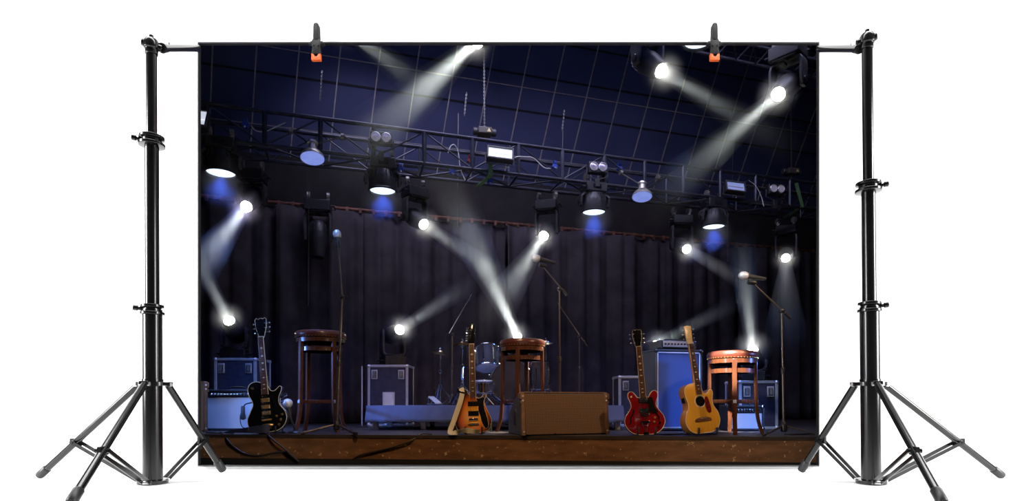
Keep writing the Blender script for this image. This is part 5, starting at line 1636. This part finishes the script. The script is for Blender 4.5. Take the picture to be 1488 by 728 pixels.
def puff(radius, dens):
    m = bpy.data.materials.new('glow_haze'); m.use_nodes = True
    nt = m.node_tree; nt.nodes.remove(nt.nodes['Principled BSDF'])
    out = [n for n in nt.nodes if n.type == 'OUTPUT_MATERIAL'][0]
    vs = nt.nodes.new('ShaderNodeVolumeScatter'); vs.inputs['Color'].default_value = (.95, .95, .95, 1)
    tc = nt.nodes.new('ShaderNodeTexCoord'); ln = nt.nodes.new('ShaderNodeVectorMath'); ln.operation = 'LENGTH'
    mr = nt.nodes.new('ShaderNodeMapRange'); mr.interpolation_type = 'SMOOTHSTEP'
    mr.inputs['From Min'].default_value = radius * .96; mr.inputs['From Max'].default_value = .03
    mr.inputs['To Min'].default_value = 0; mr.inputs['To Max'].default_value = dens
    nt.links.new(tc.outputs['Object'], ln.inputs[0]); nt.links.new(ln.outputs['Value'], mr.inputs['Value'])
    nt.links.new(mr.outputs[0], vs.inputs['Density']); nt.links.new(vs.outputs[0], out.inputs['Volume'])
    return m
PUFF = puff(.25, 1.5); PUFFB = puff(.30, 0.9)

for i, (lens, end, hw, eY, stg, lm) in enumerate(BEAMS):
    d = (end - lens); L = d.length; d.normalize()
    r0 = .058; r1 = hw / FPX * eY
    b = Mb().lathe([(0, 0), (r0 * 1.15, 0), (r1 * 1.25, L), (0, L)], (0, 0, 0), (0, 0, 1), seg=32)
    M['bh'] = haze_mat(L, HAZE_D, i)
    o = b.build('haze', 'bh')
    o.location = lens + d * .02
    o.rotation_mode = 'QUATERNION'; o.rotation_quaternion = d.to_track_quat('Z', 'Y')
    tag(o, BEAM_LABELS[i], 'haze', 'shafts of lit haze', 'stuff')
    half = math.atan(r1 / L)
    col = (0.94, 1.0, 0.96) if lm == 'lens_white' else (.86, .92, 1.0)
    lamp('SPOT', 'beam_lamp', lens + d * .035, BEAM_W * stg, col, lens + d * 2, spot_size=2 * half * 1.05, spot_blend=0.75, shadow_soft_size=r0 * .7)


    # added haze ball standing in for the glow round the lens
    M['lh'] = PUFF
    g_ = Mb().ball((0, 0, 0), .25, 20).build('glow_haze', 'lh', o)
    g_['kind'] = 'stuff'
WL = ['blue haze under the leftmost blue wash light', 'blue haze under the blue wash light left of the middle', 'blue haze under the blue wash light above the floor monitor', 'blue haze under the rightmost blue wash light']
for (lens, d), lab in zip(WASHES, WL):
    M['lh'] = PUFFB
    o = Mb().ball((0, 0, 0), .30, 20).build('haze', 'lh')
    o.location = lens + d * .10
    tag(o, lab, 'haze', 'puffs of blue haze under the wash lights', 'stuff')

# ------------------------------------------------------------------ stage lighting
# warm front light from up in the house, above the opening
lamp('SPOT', 'front_key', (-0.6, 3.05, 3.0), 230, (1.0, 0.64, 0.34), (-0.3, 5.2, .15), spot_size=1.35, spot_blend=0.9, shadow_soft_size=.12)
lamp('SPOT', 'front_key', (3.4, 3.2, 2.6), 200, (1.0, 0.66, 0.38), (1.0, 5.2, .25), spot_size=1.0, spot_blend=0.9, shadow_soft_size=.12)
# added cool fill spots that whiten the middle and right microphones
lamp('SPOT', 'mic_fill', (-2.2, 3.2, 3.3), 420, (.80, .88, 1.0), at(800, 400, 5.4), spot_size=.20, spot_blend=.8, shadow_soft_size=.06)
lamp('SPOT', 'mic_fill', (.9, 3.1, 3.2), 300, (.85, .90, 1.0), at(1105, 425, 5.1), spot_size=.20, spot_blend=.8, shadow_soft_size=.06)
# hot white light on the right stool, back light on the middle stool
lamp('SPOT', 'stool_special', (0.7, 3.2, 3.0), 7500, (1.0, 0.93, 0.82), at(1056, 530, 5.35), spot_size=.115, spot_blend=0.5, shadow_soft_size=.04)
lamp('SPOT', 'stool_backlight', (1.9, 6.5, 2.9), 3500, (1.0, 0.90, 0.72), at(760, 540, 5.8), spot_size=.17, spot_blend=0.5, shadow_soft_size=.05)
# added blue fill on amplifiers, cases and riser; no lamp hangs there
for x, P in ((-2.5, 14), (-0.9, 4), (0.7, 4), (2.3, 6)):
    lamp('AREA', 'blue_backline_fill', (x * .9, 5.55, 2.65), P, (0.16, 0.32, 1.0), (x, 6.3, .15), shape='RECTANGLE', size=1.2, size_y=.12, spread=1.0)
for sx, Yl, ax_, ay, P in ((-1, 5.25, -2.1, 6.1, 90), (-1, 5.25, -.4, 6.4, 330), (1, 5.0, .8, 6.2, 240), (1, 5.0, 2.2, 6.1, 110)):
    lamp('SPOT', 'blue_side_fill', (sx * 3.75, Yl, .95), P, (0.16, 0.33, 1.0), (ax_, ay, .22), spot_size=.50, spot_blend=.7, shadow_soft_size=.1)  # added blue fill from the wings, without a lamp body
for xl, xt, yt, P, sz in ((-1.9, -2.45, 6.05, 330, .34), (-1.9, -1.25, 6.5, 150, .36), (1.2, 1.65, 6.0, 170, .36), (3.1, 2.4, 6.05, 330, .32)):
    lamp('SPOT', 'blue_backline_fill', (xl, 4.5, 3.3 if xl < 3 else 2.5), P, (0.20, 0.38, 1.0), (xt, yt, .22), spot_size=sz, spot_blend=.7, shadow_soft_size=.08)  # more added blue fill, from unseen spots above the front
lamp('AREA', 'curtain_fill', (0.6, 6.3, 4.6), 60, (0.66, 0.66, 1.0), (1.0, 8.9, 1.2), shape='RECTANGLE', size=6.0, size_y=.4, spread=2.2)  # unseen fill added to lift the curtain
lamp('AREA', 'roof_fill', (0.2, 5.5, 4.5), 8, (0.20, 0.27, 1.0), (0.2, 8.0, 3.6), shape='RECTANGLE', size=6.0, size_y=.4, spread=2.0)  # unseen blue fill added for the roof panels
